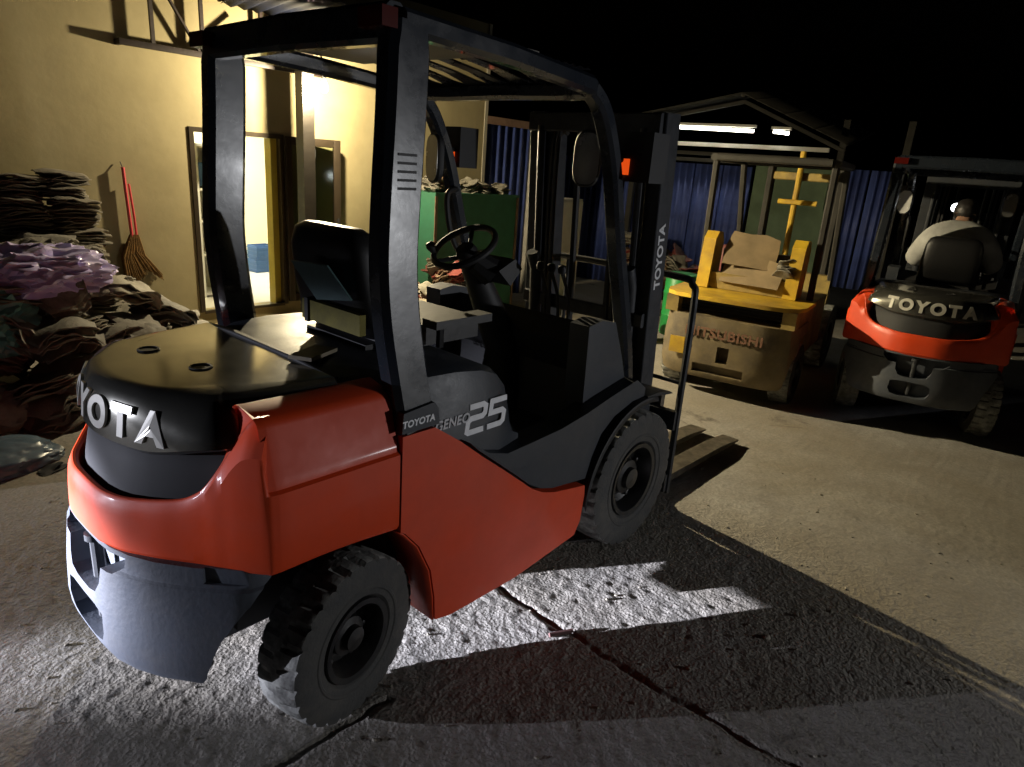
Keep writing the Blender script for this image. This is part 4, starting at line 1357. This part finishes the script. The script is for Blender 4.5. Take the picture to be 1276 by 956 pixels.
def skin(name, verts, edges, radii, mt, parent=None, root=0, sub=2):
    me = bpy.data.meshes.new(name)
    me.from_pydata(verts, edges, [])
    o = link('tmp', me)
    o.modifiers.new('skin', 'SKIN')
    for i, r in enumerate(radii):
        sv = me.skin_vertices[0].data[i]
        sv.radius = (r, r) if not isinstance(r, tuple) else r
        sv.use_root = (i == root)
    ss = o.modifiers.new('sub', 'SUBSURF'); ss.levels = sub; ss.render_levels = sub
    dg = bpy.context.evaluated_depsgraph_get(); dg.update()
    out = bpy.data.meshes.new_from_object(o.evaluated_get(dg))
    bpy.data.objects.remove(o)
    out.shade_smooth()
    out.materials.clear(); out.materials.append(MATS[mt])
    return link(name, out, parent)

def driver():
    P = thing('person', 'person in a pale grey shirt leaning forward, driving the far orange forklift', 'person', tuple(RED.location), math.radians(7))
    V, E_, R0 = [], [], []
    def add(p, r, frm=None):
        V.append(p); R0.append(r)
        if frm is not None: E_.append((frm, len(V)-1))
        return len(V)-1
    pel = add((.47, -.03, 1.235), (.15, .11))
    sp = add((.50, -.03, 1.38), (.14, .10), pel)
    ch = add((.56, -.03, 1.49), (.19, .125), sp)
    nk = add((.70, -.03, 1.575), .058, ch)
    hb = add((.77, -.03, 1.625), (.075, .085), nk)
    hd = add((.80, -.03, 1.70), (.078, .098), hb)
    ht = add((.795, -.03, 1.765), (.055, .07), hd)
    jaw = add((.845, -.03, 1.635), .045, hb)
    nose = add((.905, -.03, 1.685), .014, hd)
    for s in (-1, 1):
        add((.79, -.03+s*.088, 1.69), .016, hd)
        sh = add((.59, -.03+s*.20, 1.455), .080, ch)
        el = add((.70, -.03+s*.30, 1.25), .055, sh)
        wr = add((.90, .03+s*.165, 1.345), .030, el)
        pa = add((.955, .04+s*.150, 1.375), (.036, .020), wr)
        for k, (dx, dy, dz) in enumerate(((.055, .020, .006), (.062, .005, .004), (.058, -.012, 0), (.046, -.027, -.004))):
            k1 = add((.955+dx, .04+s*(.150+dy), 1.378+dz+.012), .0095, pa)
            k2 = add((.955+dx+.022, .04+s*(.150+dy), 1.352+dz), .0085, k1)
            add((.955+dx+.006, .04+s*(.150+dy), 1.330+dz), .0080, k2)
        t1 = add((.945, .04+s*.105, 1.355), .011, pa)
        add((.985, .04+s*.100, 1.345), .009, t1)
        hp = add((.50, -.03+s*.095, 1.215), .092, pel)
        kn = add((.86, -.03+s*.135, 1.20), .066, hp)
        an = add((1.02, -.03+s*.125, .78), .042, kn)
        hl = add((1.01, -.03+s*.125, .685), .040, an)
        add((1.16, -.03+s*.135, .665), .034, hl)
    body = skin('person_body', V, E_, R0, 'skin', P)
    # shirt and trousers follow the same skeleton, a little fuller
    def sub_skel(names_v, names_e, mt, name, add_r):
        idx = {v: i for i, v in enumerate(names_v)}
        vv = [V[i] for i in names_v]
        rr = [tuple(c+add_r for c in R0[i]) if isinstance(R0[i], tuple) else R0[i]+add_r for i in names_v]
        ee = [(idx[a], idx[b_]) for a, b_ in names_e]
        skin(name, vv, ee, rr, mt, P)
    arms = [(i, V[i]) for i in range(len(V))]
    ids = [pel, sp, ch, nk]
    es = [(pel, sp), (sp, ch), (ch, nk)]
    legs, le = [pel], []
    for a, b_ in E_:
        if a == ch and b_ != nk:
            ids.append(b_); es.append((a, b_))
            for c, d in E_:
                if c == b_:
                    ids.append(d); es.append((c, d))
                    for e, f in E_:
                        if e == d: ids.append(f); es.append((e, f))
        if a == pel and b_ != sp:
            legs.append(b_); le.append((a, b_))
            for c, d in E_:
                if c == b_:
                    legs.append(d); le.append((c, d))
                    for e, f in E_:
                        if e == d: legs.append(f); le.append((e, f))
    sub_skel(ids, es, 'shirt', 'shirt', .034)
    sub_skel(legs, le, 'trousers', 'trousers', .012)
    bm = bmesh.new(); bmesh.ops.create_icosphere(bm, subdivisions=4, radius=1)
    for v in bm.verts:
        n = v.co.normalized()
        k = 1 + .06*mnoise.noise(n*6)
        v.co = Vector((.785+n.x*.108*k, -.03+n.y*.094*k, 1.705+n.z*.105*k))
    kill = [v for v in bm.verts if (v.co.x > .82 and v.co.z < 1.745) or v.co.z < 1.625]
    bmesh.ops.delete(bm, geom=kill, context='VERTS')
    me = bpy.data.meshes.new('hair'); bm.to_mesh(me); bm.free(); me.shade_smooth(); me.materials.append(MATS['hair'])
    o = link('hair', me, P); md = o.modifiers.new('s', 'SOLIDIFY'); md.thickness = .008
driver()
# lit lamp beyond the driver, and a far lamp over the yard
def far_lamp(name, loc, r, label, strength_mat='lamp_lens'):
    P = thing(name, label, 'lamp', loc)
    b = B(); b.lathe([(.0005, 0), (r*.7, .01), (r, r*.5), (r*.98, r*.62)], 18, RY(-90)); b.obj('lens', strength_mat, P)
    b = B(); b.lathe([(r*1.02, r*.5), (r*1.12, r*.55), (r*1.05, r*1.3), (r*.5, r*1.8), (.0005, r*1.85)], 18, RY(90) @ T(0, 0, -r*.5)); b.obj('housing', 'lamp_case', P)
    b = B(); b.tube([(r, 0, -r), (r, 0, -r-.25)], .012, 6); b.obj('bracket', 'lamp_case', P)
far_lamp('work_light', (6.55, -.80, 1.65), .04, 'small white work light glowing beside the head of the driver')
far_lamp('yard_lamp', (24.0, -3.55, 3.25), .16, 'far white lamp high in the dark at the right edge')

# ------------------------------------------------------------------ yellow forklift
def yellow_truck():
    P = thing('forklift', 'worn yellow forklift with a scuffed counterweight, piled with cardboard, in front of the shed', 'forklift', (4.74, .33, gz(4.7, .2)-.01), math.radians(9))
    P.scale = (1.06, 1.08, 1.0)
    half = [(-.46, 0), (-.455, .25), (-.43, .40), (-.36, .49), (-.25, .525), (.12, .53)]
    pl = plan_sym(half)
    def rg(z, k, dx=0): return [(x*k+dx, y*k, z) for x, y in pl]
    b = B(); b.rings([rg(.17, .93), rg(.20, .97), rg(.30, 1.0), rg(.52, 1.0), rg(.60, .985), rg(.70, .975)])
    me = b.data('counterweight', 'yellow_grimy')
    cuts = []
    for s in (-1, 1):
        k = B(); k.lathe([(.0005, 0), (.36, 0), (.36, .5), (.0005, .5)], 36, T(0.02, s*.30, .25) @ RX(-90 if s > 0 else 90)); cuts.append(k.data('c', 'black'))
    k = B(); k.box(-.6, -.36, -.07, .02, .33, .47, .01); cuts.append(k.data('c', 'black'))
    k = B(); k.box(-.6, -.40, -.20, .20, .22, .30, .01); cuts.append(k.data('c', 'black'))
    cw = link('counterweight', boolean(me, cuts), P)
    b = B(); b.box(-.475, -.462, .28, .40, .36, .50, .01, ); b.obj('paint_patch', 'yellow', cw)
    tm = text_mesh('MITSUBISHI', .112, .002, .003, 1.08)
    b = B(); b.mesh(tm, T(-.469, -.01, .572) @ RZ(-90) @ RX(90)); b.obj('lettering', 'letter_red', cw)
    # radiator opening between cheeks, with a deck on top
    for s in (-1, 1):
        b = B(); b.box(-.40, .12, min(s*.40, s*.50), max(s*.40, s*.50), .70, .84, .01); b.obj('radiator_cheek', 'yellow_dirty', P)
    b = B(); b.box(-.10, -.06, -.398, .398, .702, .84); b.obj('radiator_core', 'black', P)
    for k in range(5):
        b = B(); b.box(-.30, -.285, -.40, .40, .712+k*.026, .720+k*.026); b.obj('radiator_slat', 'black', P)
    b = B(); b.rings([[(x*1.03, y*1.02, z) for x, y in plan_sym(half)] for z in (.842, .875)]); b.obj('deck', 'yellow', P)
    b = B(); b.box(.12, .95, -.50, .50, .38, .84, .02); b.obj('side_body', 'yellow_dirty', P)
    b = B(); b.box(.95, 1.5, -.50, .50, .36, .46, .01); b.obj('floor_plate', 'black', P)
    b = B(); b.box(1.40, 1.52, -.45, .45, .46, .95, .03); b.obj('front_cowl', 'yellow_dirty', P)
    # seat between two rounded yellow side plates
    pp = [(-.02, .88), (.20, .88), (.25, .95), (.27, 1.28), (.22, 1.36), (.10, 1.37), (.03, 1.31)]
    for s in (-1, 1):
        b = B(); b.prism(pp, 'y', min(s*.30, s*.40), max(s*.30, s*.40), .03, 3); b.obj('seat_side_plate', 'yellow', P)
    b = B(); b.box(.02, .12, -.298, .298, .88, 1.02, .01); b.obj('seat_back_rail', 'yellow_dirty', P)
    b = B(); b.box(.16, .62, -.29, .29, .88, .98, .03); b.obj('seat_cushion', 'vinyl', P)
    b = B(); b.box(.20, .28, -.27, .27, .98, 1.22, .03); b.obj('seat_back', 'vinyl', P)
    # wheels
    for x, s, t_, r_, z in ((0, -1, REAR_TYRE, REAR_RIM, .25), (0, 1, REAR_TYRE, REAR_RIM, .25), (1.45, -1, FRONT_TYRE, FRONT_RIM, .33), (1.45, 1, FRONT_TYRE, FRONT_RIM, .33)):
        wheel(P, t_, r_, x, s*.44, z, 0, 20)
    # guard
    for x, y, x1 in ((.30, -.46, .25), (.30, .46, .25), (1.45, -.44, 1.05), (1.45, .44, 1.05)):
        b = B(); b.bar([(x, y, .84), (x1, y, 1.98)], .05, .05); b.obj('guard_post', 'shed_dark', P)
    b = B(); b.bar([(.2, -.47, 2.0), (1.1, -.46, 2.0)], .06, .06); b.bar([(.2, .47, 2.0), (1.1, .46, 2.0)], .06, .06); b.bar([(.2, -.44, 2.0), (.2, .44, 2.0)], .06, .06); b.bar([(1.08, -.44, 2.0), (1.08, .44, 2.0)], .06, .06)
    b.obj('guard_frame', 'shed_dark', P)
    for k in range(6):
        b = B(); b.bar([(.23, -.35+k*.14, 2.02), (1.06, -.35+k*.14, 2.02)], .035, .025); b.obj('guard_bar', 'shed_dark', P)
    for s in (-1, 1):
        b = B(); b.bar([(1.80, s*.33, .12), (1.72, s*.33, 2.05)], .13, .06, (0, 1, 0)); b.obj('mast_rail', 'shed_dark', P)
    b = B(); b.bar([(1.70, -.30, 1.9), (1.70, .30, 1.9)], .04, .08); b.obj('mast_crossmember', 'yellow_dirty', P)
    b = B(); b.tube([(1.68, .05, .4), (1.64, .05, 2.15)], .028, 10); b.obj('lift_cylinder', 'yellow', P)
    b = B(); b.bar([(1.62, -.16, 1.64), (1.62, .20, 1.64)], .04, .05); b.obj('cylinder_yoke', 'yellow', P)
    for y in (-.28, .28):
        b = B(); b.prism([(1.90, .55), (1.94, .55), (1.945, .10), (2.9, .06), (2.9, .04), (1.90, .04)], 'y', y-.06, y+.06, .004); b.obj('fork', 'fork_steel', P)
    return P
YEL = yellow_truck()
def yl(x, y, z):
    return YEL.matrix_basis @ Vector((x, y, z))
bpy.context.view_layer.update()
def board(name, mt, c, size, rot, label, cat, group=None, bend=.0):
    # stiff sheet with one crease and a slightly torn edge
    b = B()
    a, w, t = size
    lo = [(-a*.5, -w*.5, 0), (-a*.5, w*.5, 0), (a*.12, w*.52, .004), (a*.5, w*.44, bend), (a*.46, w*.1, bend*1.1), (a*.52, -w*.2, bend), (a*.42, -w*.48, bend*.8), (a*.12, -w*.5, .004)]
    b.rings([lo, [(x, y, z+t) for x, y, z in lo]])
    o = b.obj(name, mt, None, 10)
    o.location = c; o.rotation_euler = rot
    return tag(o, label, cat, group)
board('cardboard_sheet', 'cardboard', yl(.12, .02, 1.22), (.30, .44, .006), (.1, -1.0, .15), 'bent cardboard sheet leaning on the seat of the yellow forklift', 'cardboard', None, .05)
board('cardboard_sheet', 'cardboard', yl(.05, -.03, 1.05), (.26, .52, .006), (0, -.9, .05), 'brown cardboard sheet below the bent one on the yellow forklift', 'cardboard', None, .02)
put(JM[3], *yl(.06, -.28, 1.08), .3, .2, .6, 1.1, 'pale bundle stuffed beside the right plate of the yellow forklift seat', '', 'cloth_bundle', 'cloth')

# drum, bucket and trash behind it
P = thing('green_drum', 'green plastic drum standing left of the yellow forklift', 'drum', (6.0, 1.58, 0))
b = B(); b.lathe([(.0005, .0), (.17, 0), (.18, .02), (.18, .22), (.185, .235), (.18, .25), (.18, .46), (.188, .48), (.18, .5), (.18, .66), (.165, .69), (.0005, .69)], 28); b.obj('body', 'drum_green', P)
b = B(); b.lathe([(.186, .672), (.186, .70), (.17, .705), (.0005, .705)], 28); b.obj('lid', 'drum_green', P)
P = thing('yellow_bucket', 'small yellow bucket on the ground left of the green drum', 'bucket', (5.55, 1.72, gz(5.55, 1.7)))
b = B(); b.lathe([(.0005, 0), (.10, 0), (.13, .26), (.138, .27), (.128, .275), (.10, .02), (.0005, .02)], 20); b.obj('pail', 'yellow', P)
b = B(); b.tube(catmull([(0, .13, .25), (0, .08, .36), (0, -.08, .36), (0, -.13, .25)], 4), .004, 5); b.obj('handle', 'black', P)
for k in range(40):
    u = rj.random()
    put(JM[rj.randrange(5)], 6.5+.5*rj.random(), 1.65+1.25*u, .08+1.0*rj.random()**.7*(.45+.55*u), rj.uniform(-3, 3), rj.uniform(-.8, .8), rj.uniform(-.8, .8), rj.uniform(.9, 1.5),
        'piece of rubbish in the pile between the mast and the yellow forklift', 'rubbish pile beyond the mast', 'rubbish_scrap', 'rubbish')
P = thing('red_canister', 'dark red canister standing right of the rubbish pile, left of the yellow seat', 'canister', (6.3, 1.25, 0))
b = B(); b.lathe([(.0005, .62), (.06, .62), (.065, .64), (.065, 1.0), (.04, 1.05), (.02, 1.06), (.0005, 1.06)], 16); b.obj('body', 'junk_red', P)
b = B(); b.box(-.12, .12, -.12, .12, 0, .619, .01); b.obj('stand', 'shed_dark', P)

# ------------------------------------------------------------------ things lying on and about the main forklift
b = B()
fc = [(.168, .038, 1.372), (.178, -.161, 1.382), (.200, -.262, 1.285), (.190, -.080, 1.258)]
b.rings([fc, [(x+.006, y+.002, z+.002) for x, y, z in fc]])
tag(b.obj('paper_folder', 'paper_green'), 'blue green folder tucked behind the seat of the nearest forklift', 'folder')
P = thing('foam_pad', 'worn yellow foam strip tied across the back of the nearest seat', 'pad', (.215, -.135, 1.21))
b = B(); b.box(-.012, .012, -.165, .165, -.034, .034, .008); b.obj('foam', 'pad_yellow', P)
b = B(); b.box(-.019, .019, .12, .14, -.041, .041, .003); b.obj('tie', 'black', P)
b = B(); b.box(-.085, .085, -.04, .04, -.006, .006, .003)
o = b.obj('wood_offcut', 'wood_bare'); o.location = (.105, -.19, 1.112); o.rotation_euler = (0, .05, .5)
tag(o, 'small pale wooden offcut lying on the hood behind the nearest seat', 'wood')
b = B(); b.tube([(-.05, 0, 0), (.05, .008, 0)], .009, 7)
o = b.obj('short_stick', 'stick'); o.location = (.80, -.79, .008); o.rotation_euler = (0, 0, -.55)
tag(o, 'short dark stick lying on the lit concrete beside the forklift', 'stick')
rp_ = random.Random(5)
peb = []
for k in range(3):
    bm = bmesh.new(); bmesh.ops.create_icosphere(bm, subdivisions=2, radius=1)
    for v in bm.verts: v.co *= 1 + .4*mnoise.noise(v.co*1.7+Vector((k*5, 0, 0)))
    me = bpy.data.meshes.new('pebble'); bm.to_mesh(me); bm.free(); me.materials.append(MATS['sack_pale']); peb.append(me)
gb = B()
for k in range(420):
    x, y = rp_.uniform(-1.2, 3.2), rp_.uniform(-2.3, 1.6)
    s = rp_.uniform(.002, .0065)*(2 if rp_.random() < .05 else 1)
    gb.mesh(peb[k % 3], T(x, y, gz(x, y)+s*.3) @ RZ(rp_.uniform(0, 360)) @ Matrix.Diagonal((s*1.3, s, s*.7, 1)))
o = gb.obj('gravel', 'sack_pale', None, 60)
o['kind'] = 'stuff'; o['label'] = 'scattered grit and small stones on the yard concrete'; o['category'] = 'gravel'
# dark oily rag and leaf litter on the left ground
put(sack_mesh(77, 'black', .07, .045, .012, 2, .02), -.16, 1.92, .012, .4, 0, 0, 1.0, 'small black rag on the ground right of the plastic sheet', '', 'rag', 'rag')
